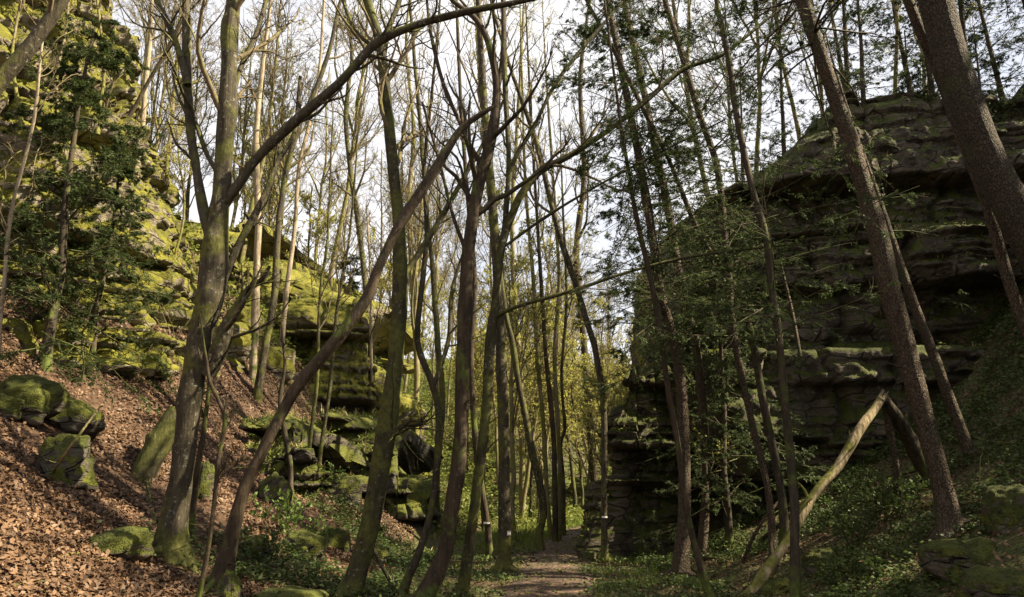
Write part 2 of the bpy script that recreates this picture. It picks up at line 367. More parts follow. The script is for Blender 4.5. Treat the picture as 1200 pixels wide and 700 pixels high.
# ------------------------------------------------------------------ rock
def cliff(name, label, plan, ztop, mat, seed, layers=(.35, 1.1), setback=1.5, amp=.45, cell=(1.2, 3.), step=.07, back=4., under=None, zbot=None, group=None, tilt=.04, rough=.24, fine=.26, ledge=()):
    plan = np.asarray(plan, float); g = R(seed)
    tp = np.asarray(ztop, float)
    Ltot = np.linalg.norm(np.diff(plan, axis=0), axis=1).sum(); nu = int(Ltot/step)
    C = spline(np.column_stack([plan, np.zeros(len(plan)), tp]), nu); xy = C[:, :2]; zt = C[:, 3]
    u = np.linspace(0, Ltot, nu); zt = zt+.35*fbm(u*.55, seed*1.3)+.34*np.round(1.8*vnoise(u*.6, seed+9.))+.12*fbm(u*2.2, seed+2.)
    tn = np.gradient(xy, axis=0); k = int(1.0/step); kern = np.ones(2*k+1)/(2*k+1)
    tn = np.column_stack([np.convolve(np.pad(tn[:, c], k, 'edge'), kern, 'valid') for c in (0, 1)]); tn = nrm(tn)
    nn = np.column_stack([tn[:, 1], -tn[:, 0]])          # outward (right of the walking direction)
    zb = np.minimum(height(xy[:, 0], xy[:, 1], False), height(xy[:, 0]+nn[:, 0]*1.2, xy[:, 1]+nn[:, 1]*1.2, False))-.8 if zbot is None else np.full(nu, zbot)
    zb = np.minimum(zb, zt-.5)
    H = (zt-zb).max(); nv = int(H/step*1.05); v = np.linspace(0, 1, nv)
    z = zb[:, None]+(zt-zb)[:, None]*v[None]
    zw = z+tilt*u[:, None]+.08*fbm(u[:, None]*.35, z*.3, seed)+.03*fbm(u[:, None]*1.8, z*.9, seed+3.)
    bounds = [zw.min()-1]
    while bounds[-1] < zw.max()+1: bounds.append(bounds[-1]+(g.uniform(*layers) if g.random() < .72 else g.uniform(.12, .3)))
    bounds = np.array(bounds); li = np.clip(np.searchsorted(bounds, zw)-1, 0, len(bounds)-2)
    th = bounds[li+1]-bounds[li]; f = (zw-bounds[li])/th
    cw = g.uniform(*cell, len(bounds)); ph = g.uniform(0, 10, len(bounds))
    q = u[:, None]/cw[li]+ph[li]+.18*vnoise(u[:, None]*.9, z*.9, seed+5.); ci = np.floor(q); qf = q-ci
    rnd = _hash(ci.astype(np.int64) & 0xffff, li.astype(np.int64), np.full_like(li, seed, dtype=np.int64))
    lay = g.normal(size=len(bounds))*.55
    blk = amp*(lay[li]+.9*(rnd-.5)+.5*vnoise(u[:, None]*.3, li*3.7, seed))
    ef = np.minimum(f, 1-f)*th; eq = np.minimum(qf, 1-qf)*cw[li]
    groove = np.exp(-ef/.055)*.26*(.6+.8*vnoise(u[:, None]*.5, li*1.9, 1.))+np.exp(-eq/.07)*.34*smooth(.2, .5, th)
    tl = _hash(ci.astype(np.int64) & 0xffff, li.astype(np.int64)+77, np.full_like(li, seed, dtype=np.int64))-.5
    gs = g.uniform(.15, 1.3, len(bounds))[li]
    bil = np.abs(fbm(u[:, None]*1.3+.4*z, z*1.5, seed+1., 5)); bil2 = np.abs(vnoise(u[:, None]*2.6+3*rnd, z*3.1+5*rnd, seed+6.))
    off = blk+amp*.7*tl*(qf-.5)*2+amp*.5*(rnd-.5)*(f-.5)-np.maximum(groove*gs, 0)*amp/.45+rough*(1.1*fbm(u[:, None]*.9, z*1.1, seed+1., 4)-.9*bil+.35*bil2)+.09*fbm(u[:, None]*4.5, z*5.5, seed+2., 4)
    vv = np.clip((z-zb[:, None])/(zt-zb)[:, None], 0, 1)
    fb = [zw.min()-1]
    while fb[-1] < zw.max()+1: fb.append(fb[-1]+g.uniform(.07, .34))
    fb = np.array(fb); fl = np.clip(np.searchsorted(fb, zw+.05*vnoise(u[:, None]*1.1, z, seed+4.))-1, 0, len(fb)-2)
    q2 = np.floor(u[:, None]/g.uniform(.35, 1.5, len(fb))[fl]+g.uniform(0, 9, len(fb))[fl]+.3*vnoise(u[:, None]*2, z*2, seed+12.)).astype(np.int64) & 0xffff
    r2 = _hash(q2, fl.astype(np.int64), np.full_like(fl, seed+1, dtype=np.int64)); zone = .35+.65*smooth(-.15, .35, vnoise(u[:, None]*.25, z*.45, seed+20.))
    ff = (zw-fb[fl])/(fb[fl+1]-fb[fl])
    off = off+fine*zone*(r2-.5+.7*(_hash(fl.astype(np.int64), fl.astype(np.int64)*0+seed, fl.astype(np.int64)*0)-.5))-fine*.35*zone*np.maximum(0, ff-.75)*4
    off = off-setback*vv**1.15-amp*.7*smooth(.95, 1., vv)**2
    off = off+amp*.8*vnoise(u[:, None]*.22, z*.25, seed+8.)
    for (zl, dep) in ledge: off = off-dep*smooth(zl-.12, zl+.12, zw+.4*vnoise(u[:, None]*.35, zl))
    if under:
        for (zl, zh, ua, ub, dep) in under: off = off-dep*smooth(zl-.25, zl+.1, z)*smooth(zh+.1, zh-.12, z)*smooth(ua-.5, ua+.5, u)[:, None]*smooth(ub+.5, ub-.5, u)[:, None]
    PX_ = xy[:, 0:1]+nn[:, 0:1]*off; PY_ = xy[:, 1:2]+nn[:, 1:2]*off
    nb = 16; bt = np.linspace(0, 1, nb+1)[1:]; bk = bt**1.3*back
    o2 = off[:, -1:]-bk
    BX = xy[:, 0:1]+nn[:, 0:1]*o2; BY = xy[:, 1:2]+nn[:, 1:2]*o2
    BZ = z[:, -1:]+.25*bt-.9*bt**3+.22*fbm(BX*1.2, BY*1.2, seed, 4)*np.minimum(1, bt*4)
    A = np.stack([np.hstack([PX_, BX]), np.hstack([PY_, BY]), np.hstack([z, BZ])], -1)
    n2 = A.shape[1]; ii = np.arange(nu*n2).reshape(nu, n2)
    Q = np.stack([ii[:-1, :-1], ii[1:, :-1], ii[1:, 1:], ii[:-1, 1:]], -1).reshape(-1, 4)
    o = mesh(name, A.reshape(-1, 3), Q, None, mat, sm=False)
    return tag(o, label, 'rock face', group)
RC_PLAN = [(6.6, 25.5), (3.9, 23.5), (2.5, 20), (1.85, 17), (2.05, 16), (3.2, 15.75), (4.3, 15.85), (5.0, 15.95), (6.3, 16.3), (8, 16.3), (10, 16.2), (14, 15.2), (19, 14), (26, 12.5)]
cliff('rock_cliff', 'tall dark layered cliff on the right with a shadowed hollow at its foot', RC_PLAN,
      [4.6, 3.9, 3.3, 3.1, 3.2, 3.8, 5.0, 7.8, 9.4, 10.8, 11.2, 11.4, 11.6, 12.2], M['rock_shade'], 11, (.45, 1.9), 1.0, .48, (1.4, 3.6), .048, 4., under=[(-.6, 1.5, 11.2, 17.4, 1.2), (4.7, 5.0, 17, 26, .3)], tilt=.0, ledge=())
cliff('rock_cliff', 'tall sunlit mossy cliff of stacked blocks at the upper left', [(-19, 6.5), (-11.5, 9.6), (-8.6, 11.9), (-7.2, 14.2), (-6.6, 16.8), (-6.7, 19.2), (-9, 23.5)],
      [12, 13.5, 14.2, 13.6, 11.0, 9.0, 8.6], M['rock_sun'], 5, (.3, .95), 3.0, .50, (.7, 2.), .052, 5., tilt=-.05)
cliff('rock_outcrop', 'mossy ledges on the hillside with an overhanging nose at their right end', [(-10.5, 22.5), (-7.2, 20.8), (-4.6, 19.9), (-3.2, 20.3), (-2.3, 21.6), (-2.1, 24), (-3, 29)],
      [8.5, 8.0, 6.6, 5.4, 4.8, 5.2, 6.2], M['rock_sun'], 23, (.3, .9), 1.7, .55, (.8, 2.2), .06, 5., under=[(3.0, 3.7, 2.5, 7.5, 1.0)], tilt=.03)
cliff('rock_outcrop', 'sunlit yellow-mossed ledges high on the slope behind the forked tree', [(-13.5, 23), (-10.6, 20.8), (-8.7, 20.2), (-7.5, 20.9), (-6.9, 22.6), (-7.4, 25.5)],
      [10.6, 9.8, 8.8, 7.7, 7.6, 8.0], M['rock_sun'], 41, (.25, .8), 1.9, .5, (.7, 1.8), .06, 4., tilt=-.03)
cliff('rock_outcrop', 'low dark outcrop of flat mossy slabs at the foot of the slope', [(-6.2, 18.6), (-4.4, 17.5), (-3.2, 17.0), (-2.0, 17.2), (-1.3, 18.2), (-1.1, 20.5)],
      [3.4, 2.5, 2.0, 1.7, 1.5, 1.5], M['rock_wet'], 31, (.22, .5), .9, .5, (.7, 1.6), .045, 3., under=[(.15, .6, 1.5, 7, .5)], tilt=.0)
cliff('rock_outcrop', 'small stepped ledges half buried in leaves below the two thin poles', [(-6.6, 16), (-5.4, 14.7), (-4.4, 14.3), (-3.6, 14.9), (-3.3, 16.6)],
      [3.3, 2.6, 2.0, 1.65, 1.6], M['rock_wet'], 53, (.16, .42), .6, .4, (.5, 1.3), .04, 2.2, tilt=.02)
def boulder(name, label, px, py, w, h, mat, seed, dep=.9, sink=.25, rz=0., tiltx=0., group=None, cat='boulder', squ=.72, dY=0.):
    p, t = hit(px, py)
    if dY: p, t = at(px, py, p[1]+dY)
    a = w/2*t/F*.9; c = h*t/F*.8; b = a*dep; g = R(seed)
    nu, nv = 72, 44
    th = np.linspace(0, 2*math.pi, nu, endpoint=False)[:, None]; ph = np.linspace(-math.pi/2+.02, math.pi/2-.02, nv)[None]
    sg = lambda v, e: np.sign(v)*np.abs(v)**e
    x = sg(np.cos(th), squ)*sg(np.cos(ph), squ); y = sg(np.sin(th), squ)*sg(np.cos(ph), squ); z = sg(np.sin(ph), squ)*np.ones_like(th)
    D = np.stack([x, y, z], -1); n = nrm(D)
    s = 1+.42*fbm(n[..., 0]*1.5+seed*3.1, n[..., 1]*1.5, n[..., 2]*1.5, 4)+.10*fbm(n[..., 0]*5+seed, n[..., 1]*5, n[..., 2]*5, 3)
    s = s-.05*np.exp(-np.abs(((z*c*2.6+.3*vnoise(x*2, y*2, seed))*2) % 1-.5)/.08)
    V = D*s[..., None]*np.array([a, b, c*(1+sink)/2])
    cz, sz = math.cos(rz), math.sin(rz); ct, st = math.cos(tiltx), math.sin(tiltx)
    V = np.stack([V[..., 0]*ct+V[..., 2]*st, V[..., 1], -V[..., 0]*st+V[..., 2]*ct], -1)
    V = np.stack([V[..., 0]*cz-V[..., 1]*sz, V[..., 0]*sz+V[..., 1]*cz, V[..., 2]+c*(1-sink)/2], -1)
    ii = np.arange(nu*nv).reshape(nu, nv); A = ii; B = np.roll(ii, -1, 0)
    Q = np.stack([A[:, :-1], B[:, :-1], B[:, 1:], A[:, 1:]], -1).reshape(-1, 4)
    V = V.reshape(-1, 3); T = [(ii[i, -1], ii[(i+1) % nu, -1], len(V)) for i in range(nu)]
    V = np.vstack([V, V[ii[:, -1]].mean(0)])
    return tag(mesh(name, V, Q, T, mat, None, Vector(p)), label, cat, group)
BO = [('flat-topped mossy boulder highest on the leaf slope', 28, 480, 92, 50, 'moss_rock', .8), ('long dark slab wedged below the flat-topped boulder', 78, 496, 78, 34, 'rock_wet', .7),
      ('angular grey boulder with mossy lower face in the leaves', 74, 562, 84, 62, 'rock_wet', .7), ('low green moss hummock alone in the leaf litter', 140, 646, 80, 30, 'moss_rock', .8),
      ('small mossy stone at the left edge between two boulders', 8, 482, 60, 26, 'moss_rock', .8), ('mossy rock behind the foot of the big forked tree', 234, 580, 30, 46, 'moss_rock', .8),
      ('dark mossy rock under the arched trunk', 322, 590, 40, 40, 'rock_wet', .9), ('mossy block on the slope right of the arched trunk', 345, 535, 50, 34, 'rock_wet', .8),
      ('dark mossy boulder below the small leafy shrub', 355, 650, 56, 30, 'rock_wet', .8), ('green mound of moss at the bottom edge beside the arched trunk', 336, 712, 90, 26, 'moss_rock', .8),
      ('mossy rock at the root of the arched trunk', 268, 706, 36, 40, 'rock_wet', .8), ('square mossy block under the slope ledge', 400, 585, 50, 34, 'rock_wet', .8),
      ('rounded mossy rock at the foot of the low slab outcrop', 392, 640, 38, 26, 'moss_rock', .8), ('small dark rock on the leaves by the speckled trunk', 440, 655, 32, 18, 'rock_wet', .8),
      ('small grey stone at the edge of the footpath', 690, 656, 26, 13, 'rock_shade', .8), ('sunlit mossy slab beside the bend of the path', 683, 603, 40, 24, 'moss_rock', .9),
      ('upper sunlit mossy slab above the bend of the path', 684, 580, 36, 26, 'moss_rock', .9), ('rounded mossy mound under the big leaning spruce', 1125, 664, 86, 38, 'moss_rock', .8),
      ('dark mossy boulder in the bottom right corner', 1178, 704, 100, 44, 'moss_rock', .8), ('mossy rock behind the ground plants at the right edge', 1190, 610, 70, 46, 'moss_rock', .8),
      ('green rounded rock leaning on the foot of the dark cliff', 868, 610, 64, 48, 'rock_shade', .8), ('mossy stone among sticks under the fallen log', 965, 668, 50, 28, 'moss_rock', .8),
      ('mossy stone beside the foot of the outermost cliff trunk', 905, 694, 46, 20, 'moss_rock', .8), ('mossy ledge rock right of the foot of the sunlit cliff', 268, 410, 60, 40, 'rock_sun', .8), ('round mossy rock between the pale slope trunks', 286, 392, 50, 38, 'rock_sun', .8), ('mossy rock on the slope beside the dark-footed trunk', 322, 432, 50, 34, 'rock_sun', .8), ('dark rock under the steep slope left of the speckled trunk', 300, 650, 36, 26, 'rock_wet', .8)]
for i, (lb, px, py, w, h, mt, dp) in enumerate(BO):
    boulder('boulder', lb, px, py, w, h, M[mt], 40+i*3, dp, .6, rz=.5*math.sin(i*2.3), tiltx=.16*math.sin(i*1.7))

bpy.context.view_layer.update()
RH = {}
def rock_hit(px, py):
    if (px, py) in RH: return RH[(px, py)]
    d = Vector(ray(px, py)).normalized(); h = S.ray_cast(bpy.context.evaluated_depsgraph_get(), Vector(EYE), d)
    return np.array(h[1]) if h[0] else hit(px, py)[0]
for q in ((156, 216), (128, 178), (116, 280), (72, 168), (116, 140), (206, 300), (22, 130)): RH[q] = rock_hit(*q)
LEDGE = []
for o in list(COL.objects):                  # up-facing bits of the rock faces, where plants root
    if o.name.startswith(('rock_cliff', 'rock_outcrop')):
        n = len(o.data.polygons); nn = np.empty(n*3, np.float32); cc = np.empty(n*3, np.float32)
        o.data.polygons.foreach_get('normal', nn); o.data.polygons.foreach_get('center', cc)
        nn = nn.reshape(-1, 3); cc = cc.reshape(-1, 3).astype(float); k = nn[:, 2] > .72
        LEDGE.append((o.name, cc[k]))
# ------------------------------------------------------------------ trees
def trunk_mesh(g, C, Rr, sides=14, flare=.0, lump=.08, burr=0.):
    n = len(C); V, Q = tubes(C[None], Rr[None], sides)
    V = V.reshape(n, sides, 3); ax = C[:, None]
    a = np.arange(sides)*2*math.pi/sides; s = np.concatenate([[0], np.cumsum(np.linalg.norm(np.diff(C, axis=0), axis=1))])
    sd_ = g.uniform(0, 50); ca, sa = np.cos(a)[None], np.sin(a)[None]; sc = s[:, None]
    k = 1+lump*2.3*fbm(ca*1.3+sd_, sa*1.3, sc*1.4, 3)+lump*.9*vnoise(sc*1.1+sd_, 3.3)
    if burr: k = k+burr*np.maximum(0, vnoise(ca*1.6+sd_, sa*1.6, sc*3.5)-.45)*2
    for _ in range(int(s[-1]*1.1)):           # knots and old branch scars
        s0, a0, w0 = g.uniform(.5, max(s[-1], .6)), g.uniform(0, 6.28), g.uniform(.05, .13)
        da = (a[None]-a0+math.pi) % (2*math.pi)-math.pi
        k = k+g.uniform(.10, .30)*np.exp(-((sc-s0)/w0)**2-(da/.55)**2)
    if flare: k = k+flare*np.exp(-sc/.35)*(1+.8*np.cos(a[None]*4+sd_)*.7+.5*np.cos(a[None]*3+1))
    V = ax+(V-ax)*k[..., None]
    return V.reshape(-1, 3), Q
def trace(pts, Y0=None, dY=0., ext=0., exr=.3, sink=.35, n=70, wig=0., g=None, extup=.5):
    """pixel trace -> centreline in metres with radii; the base stands on the ground below"""
    pts = [tuple(p) for p in pts]
    rock = Y0 == 'rock'
    if rock: Y0 = None
    if Y0 is None:
        h0 = rock_hit(*pts[0][:2]) if rock else hit(pts[0][0], pts[0][1])[0]; Yb = h0[1]
    else: Yb = Y0
    span = pts[0][1]-pts[-1][1]
    C = []
    for (px, py, w) in pts:
        Yk = Yb+dY*(pts[0][1]-py)/max(span, 1)
        p, t = at(px, py, Yk); C.append([*p, w/2*t/F*.88])
    C = np.array(C)
    if Y0 is not None:                       # off-frame or hidden base: carry the trunk down to the ground
        d = C[0, :3]-C[1, :3]; d = d/np.linalg.norm(d); d[2] = min(d[2], -.5); d = d/np.linalg.norm(d)
        s = np.linspace(0, 25, 2500); q = C[0, :3]+d*s[:, None]
        b = np.nonzero(q[:, 2] < height(q[:, 0], q[:, 1]))[0]
        if len(b) and s[b[0]] > .1:
            e = q[b[0]]; m = (e+C[0, :3])/2; gr = C[0, 3]*(1+.02*s[b[0]])
            C = np.vstack([[*e, gr*1.1], [*m, gr*1.05], C])
    base = C[0].copy()
    if sink:
        d = C[1, :3]-C[0, :3]; d = d/np.linalg.norm(d); d[2] = max(d[2], .6); C = np.vstack([[*(C[0, :3]-d*sink), C[0, 3]*1.1], C])
    if ext:
        d = C[-1, :3]-C[-2, :3]; d = d/np.linalg.norm(d); p = C[-1, :3].copy(); r = C[-1, 3]
        for j in range(4):
            d = d+np.array([0, 0, extup])*.25; d = d/np.linalg.norm(d); p = p+d*ext/4
            C = np.vstack([C, [*p, r*(1-(1-exr)*(j+1)/4)]])
    K = spline(C, n); K[:, 3] = np.maximum(K[:, 3], .004)
    if wig and g is not None:
        s = np.linspace(0, 1, n)*np.linalg.norm(C[-1, :3]-C[0, :3])
        a = g.uniform(0, 90); K[:, 0] += wig*fbm(s*.7, a); K[:, 1] += wig*fbm(s*.7, a+20); K[:, 2] += 0
    return K[:, :3], K[:, 3], base[:3]
def limb_trace(pts, Y0, Y1, n=26):
    C = []
    for i, (px, py, w) in enumerate(pts):
        p, t = at(px, py, Y0+(Y1-Y0)*i/(len(pts)-1)); C.append([*p, w/2*t/F*.9])
    K = spline(np.array(C), n); return K[:, :3], np.maximum(K[:, 3], .004)
def crown(g, base, P, Rr, kind='bare', t0=.35, n1=12, n2=6, n3=5, l1=2.6, leaf=0, ang=.65, up=.9, tw=None, sides=(6, 4, 3), leafsize=.045, rr=.5, mn=(.005, .0032)):
    b = Bag(); lf = Bag()
    P1, R1, L1 = grow(g, P, Rr, n1, t0, .98, ang, l1, rr, 10, .15, up)
    R1 = np.minimum(R1, .09); R1 = np.maximum(R1, .008); b.add(*tubes(P1, R1, sides[0]))
    P2, R2, L2 = grow(g, P1, R1, n2, .2, .98, .7, L1*.5, .55, 8, .18, .5); R2 = np.maximum(R2, mn[0]); b.add(*tubes(P2, R2, sides[1]))
    if n3:
        P3, R3, L3 = grow(g, P2, R2, n3, .15, .98, .75, L2*.5, .55, 6, .2, .25); R3 = np.maximum(R3, mn[1]); b.add(*tubes(P3, R3, sides[2]))
    else: P3 = P2
    if leaf:
        Cc, D = along(g, P3, leaf); m = len(Cc)
        d = nrm(D*.5+rdir(g, m)*np.array([1, 1, .6])); nn = nrm(rdir(g, m)+np.array([0, 0, .9]))
        lf.add(*blades(Cc+g.normal(size=(m, 3))*.02, d, nn, g.uniform(.6, 1.3, m)*leafsize, g.uniform(.5, .9, m)*leafsize*.8))
    return b, lf
def needle_sprays(g, P, lf, m, ln=.05, wd=.016, droop=-.25):
    Cc, D = along(g, P, m, .05, 1.); k = len(Cc)
    sd_ = nrm(np.cross(D, np.array([0, 0, 1.]))+1e-6)*np.sign(g.normal(size=(k, 1)))
    d = nrm(D*.6+sd_*.7+np.array([0, 0, droop])*g.uniform(0, 1, (k, 1))+.35*g.normal(size=(k, 3))); nn = nrm(np.array([0, 0, 1.])+.5*g.normal(size=(k, 3)))
    lf.add(*blades(Cc, d, nn, g.uniform(.6, 1.3, k)*ln, g.uniform(.7, 1.2, k)*wd))
def spruce_crown(g, P, Rr, t0, t1=.99, n1=40, l1=1.6, n2=9, n3=4, nd=14, ang=1.45, up=-.15, ln=.055, wd=.017, live=1., taper=.6):
    b = Bag(); lf = Bag()
    P1, R1, L1 = grow(g, P, Rr, n1, t0, t1, ang, l1, .22, 9, .07, up, taper=taper); R1 = np.clip(R1, .005, .022); b.add(*tubes(P1, R1, 4))
    P2, R2, L2 = grow(g, P1, R1, n2, .12, 1., .85, L1*.38, .55, 6, .12, -.25, flat=.25); R2 = np.maximum(R2, .003); b.add(*tubes(P2, R2, 3))
    P3, R3, L3 = grow(g, P2, R2, n3, .1, 1., .8, L2*.45, .6, 4, .12, -.2, flat=.25); b.add(*tubes(P3, np.maximum(R3, .0022), 3))
    if live > 0 and nd:
        k2 = g.random(len(P2)) < live; k3 = np.repeat(k2, n3)
        if k2.any(): needle_sprays(g, P2[k2], lf, nd, ln, wd); needle_sprays(g, P3[k3], lf, nd, ln, wd)
    return b, lf
NT = [0]
def tree(name, label, pts, mat='bark_grey', cat='tree', kind='bare', limbs=(), twig=None, Y0=None, dY=0., ext=4., flare=.6, sides=14, n=80, lump=.08, burr=0., wig=.0, group=None, cr=None, marks=(), seed=None, stubs=9, extup=.5, broken=False, leafm='leaf_spring', twl=1.):
    NT[0] += 1; g = R(seed if seed is not None else 1000+NT[0])
    C, Rr, base = trace(pts, Y0, dY, ext, n=n, wig=wig, g=g, extup=extup)
    root = empty(name, Vector(base), label, cat, group)
    b = Bag(); b.add(*trunk_mesh(g, C, Rr, sides, flare, lump, burr))
    if base[1] < 17 and Y0 is None:          # roots spreading over the ground
        rb = float(Rr[np.argmin(np.abs(C[:, 2]-base[2]-.25))]); m = 6; a = np.arange(m)*2*math.pi/m+g.uniform(-.4, .4, m); ln = rb*g.uniform(2.2, 4.6, m)+.1
        q = np.linspace(0, 1, 9)[None]; aa = a[:, None]+.5*g.normal(size=(m, 1))*q**2
        RX = base[0]+np.cos(aa)*(rb*.25+ln[:, None]*q); RY = base[1]+np.sin(aa)*(rb*.25+ln[:, None]*q)
        RZ = height(RX, RY)+rb*1.3*(1-q)**2.5-.05*q-.35*rb*q; RR = rb*.46*(1-q)**1.1*np.ones((m, 1))+.012
        b.add(*tubes(np.stack([RX, RY, RZ], -1), RR, 8))
    if broken:                               # closes a snapped end with splinters
        m = 10; e = C[-1]; d = nrm(C[-1]-C[-4]); a = g.uniform(0, 6.28, m); u = nrm(np.cross(d, [0, 0, 1.])); w = np.cross(d, u)
        st = e+Rr[-1]*.6*(np.cos(a)[:, None]*u+np.sin(a)[:, None]*w)-d*.05
        PP = np.stack([st, st+d*g.uniform(.05, .2, (m, 1))+g.normal(size=(m, 3))*.01], 1); b.add(*tubes(PP, np.stack([np.full(m, Rr[-1]*.5), np.full(m, .004)], 1), 5))
    if stubs:                                # dead knots and snapped twigs on the bark
        Ps, Rs, _ = grow(g, C[None], Rr[None]*1., stubs, .06, .8, 1.4, .28, .16, 4, .1, -.1, taper=.2); b.add(*tubes(Ps, np.clip(Rs, .004, .02), 5))
    b.build('trunk', M[mat], root, None, base)
    PL = [C[None]]; RL = [Rr[None]]
    tw = M[twig or ('twig_dark' if mat in ('bark_dark', 'bark_red', 'bark_spruce') else 'twig')]
    for lp, Y1 in limbs:
        # the limb leaves the trunk where the trunk passes nearest
        i = None; p0, _ = at(lp[0][0], lp[0][1], base[1])
        i = np.argmin(((C-p0)**2).sum(1)); Ys = C[i, 1]
        LC, LR = limb_trace(lp, Ys, Ys+Y1)
        bb = Bag(); bb.add(*trunk_mesh(g, LC, LR, 10, 0, lump*1.2, burr))
        P2, R2, L2 = grow(g, LC[None], LR[None], 9, .25, .98, .75, 1.1*twl, .45, 8, .16, .5); R2 = np.clip(R2, .005, .03); bb.add(*tubes(P2, R2, 5))
        P3, R3, _ = grow(g, P2, R2, 6, .2, .98, .7, L2*.5, .5, 6, .2, .3); bb.add(*tubes(P3, np.maximum(R3, .003), 3))
        bb.build('limb', M[mat], root, None, base)
    c = dict(t0=.45, n1=10, n2=6, n3=5, l1=2.4); c.update(cr or {})
    if kind in ('bare', 'leaf'):
        if c['n1']:
            cb_, lf = crown(g, base, C[None], Rr[None], leaf=(c.pop('leaf', 3) if kind == 'leaf' else 0), **c)
            k = cb_.build('crown', tw, root, None, base)
            if lf.n: lf.build('leaves', M[leafm], k, None, base)
    elif kind == 'spruce':
        s = dict(t0=.45, n1=36, l1=1.6, live=.6); s.update(cr or {})
        cb_, lf = spruce_crown(g, C[None], Rr[None], **s)
        k = cb_.build('crown', tw, root, None, base)
        if lf.n: lf.build('needles', M['needle'], k, None, base)
    for (px, py, w, h) in marks:             # painted trail mark on the bark facing the path
        p0, t0_ = at(px, py, base[1]); i = np.argmin(np.abs(C[:, 2]-p0[2])); cx = C[i]; rad = Rr[i]*1.05
        ww, hh = w*t0_/F, h*t0_/F; dx = np.clip((p0[0]-cx[0])/rad, -.75, .75); am = math.asin(dx); hw = min(ww/2/rad, .8)
        aa = np.linspace(am-hw, am+hw, 8); zz = np.linspace(-hh/2, hh/2, 4)
        V = np.array([[cx[0]+math.sin(q)*(rad+r_), cx[1]-math.cos(q)*(rad+r_), p0[2]+z] for r_ in (.02,) for z in zz for q in aa]+[[cx[0]+math.sin(q)*(rad-.03), cx[1]-math.cos(q)*(rad-.03), p0[2]+z] for z in zz for q in aa])
        ii = np.arange(32).reshape(4, 8); Qs = [(ii[r, c_], ii[r, c_+1], ii[r+1, c_+1], ii[r+1, c_]) for r in range(3) for c_ in range(7)]
        for lo in (list(ii[0]), list(ii[-1]), list(ii[:, 0]), list(ii[:, -1])): Qs += [(lo[q], lo[q]+32, lo[q+1]+32, lo[q+1]) for q in range(len(lo)-1)]
        mesh('trail_mark', V-base, Qs, None, M['blaze'], root)
    return root, C, Rr
NO = dict(n1=0)
# --- the big forked tree on the leaf slope
tree('forked_tree', 'big gnarled forked tree rising from the leaf slope, lichen on its bark',
     [(203, 655, 40), (201, 640, 34), (207, 590, 30), (214, 540, 28), (222, 475, 28), (234, 400, 32), (246, 355, 34), (251, 320, 33), (253, 285, 32), (260, 220, 24), (267, 125, 22), (270, 50, 20), (273, 0, 18)],
     'bark_grey', limbs=[([(250, 290, 13), (238, 245, 13), (230, 200, 12), (224, 160, 12), (219, 85, 11), (218, 0, 9), (218, -60, 6)], .3),
                         ([(220, 100, 9), (208, 55, 8), (196, 25, 7), (183, 0, 6), (170, -40, 4)], .2),
                         ([(262, 240, 15), (275, 222, 14), (300, 187, 13), (325, 162, 13), (360, 130, 13), (400, 95, 12), (436, 55, 12), (442, 49, 13), (480, 32, 10), (530, 17, 9), (600, 4, 7), (650, -6, 5)], -.4),
                         ([(258, 335, 12), (266, 318, 10), (282, 282, 9), (310, 230, 8), (325, 190, 7), (345, 155, 6), (352, 90, 4)], .8),
                         ([(244, 440, 22), (258, 408, 22), (266, 382, 14), (276, 362, 10), (290, 340, 8), (308, 326, 6), (316, 312, 4)], -.3),
                         ([(270, 130, 8), (280, 85, 7), (300, 40, 6), (312, 0, 5)], .5), ([(256, 205, 7), (240, 175, 6), (222, 120, 5), (210, 90, 4)], .5)],
     sides=22, n=150, burr=.28, lump=.12, ext=4, cr=dict(t0=.42, n1=15, l1=2.6), twl=1.)
tree('arched_tree', 'dark arched trunk leaning right across the slope to a snapped end',
     [(258, 690, 30), (264, 660, 24), (270, 632, 20), (285, 575, 16), (304, 535, 15), (330, 485, 15), (351, 450, 15), (380, 415, 15), (410, 378, 15), (432, 345, 15), (443, 315, 15), (465, 270, 15), (487, 235, 14), (515, 190, 12), (540, 152, 10), (570, 130, 7)],
     'bark_red', ext=0, kind='none', sides=16, n=130, burr=.5, lump=.14, stubs=14, broken=True, dY=.5)
tree('speckled_tree', 'curved olive trunk with white lichen specks, nearest the slope foot',
     [(410, 700, 36), (413, 692, 30), (425, 650, 26), (437, 600, 25), (445, 550, 25), (452, 510, 25), (460, 450, 22), (465, 400, 21), (469, 345, 20), (467, 260, 16), (460, 190, 15), (452, 110, 14), (445, 50, 13), (430, 0, 12)],
     'bark_olive', limbs=[([(448, 70, 9), (455, 35, 8), (465, 10, 7), (474, -20, 5)], .3), ([(470, 330, 9), (478, 316, 8), (505, 275, 8), (540, 215, 6), (565, 170, 5), (590, 118, 4)], .5),
                         ([(452, 520, 10), (466, 504, 8), (482, 492, 4)], -.2), ([(447, 62, 6), (420, 40, 5), (405, 10, 4), (395, -20, 3)], .4)],
     sides=18, n=120, lump=.09, burr=.12, cr=dict(t0=.45, n1=13, l1=2.4))
tree('dark_tree', 'reddish dark sinuous trunk in the middle, bent left near its top',
     [(497, 706, 28), (503, 690, 24), (520, 650, 21), (529, 600, 20), (537, 550, 20), (540, 500, 20), (542, 425, 19), (546, 350, 17), (550, 280, 16), (560, 220, 15), (575, 165, 14), (582, 110, 12), (576, 62, 10), (560, 26, 8), (530, 0, 6)],
     'bark_red', limbs=[([(581, 115, 8), (589, 70, 7), (590, 20, 6), (588, -20, 5)], .3), ([(560, 225, 6), (545, 160, 5), (520, 100, 5), (505, 40, 4), (500, 0, 3)], .6), ([(548, 300, 5), (530, 250, 5), (515, 190, 4), (495, 120, 3)], .5)],
     sides=16, n=120, lump=.12, burr=.15, cr=dict(t0=.42, n1=13, l1=2.2))
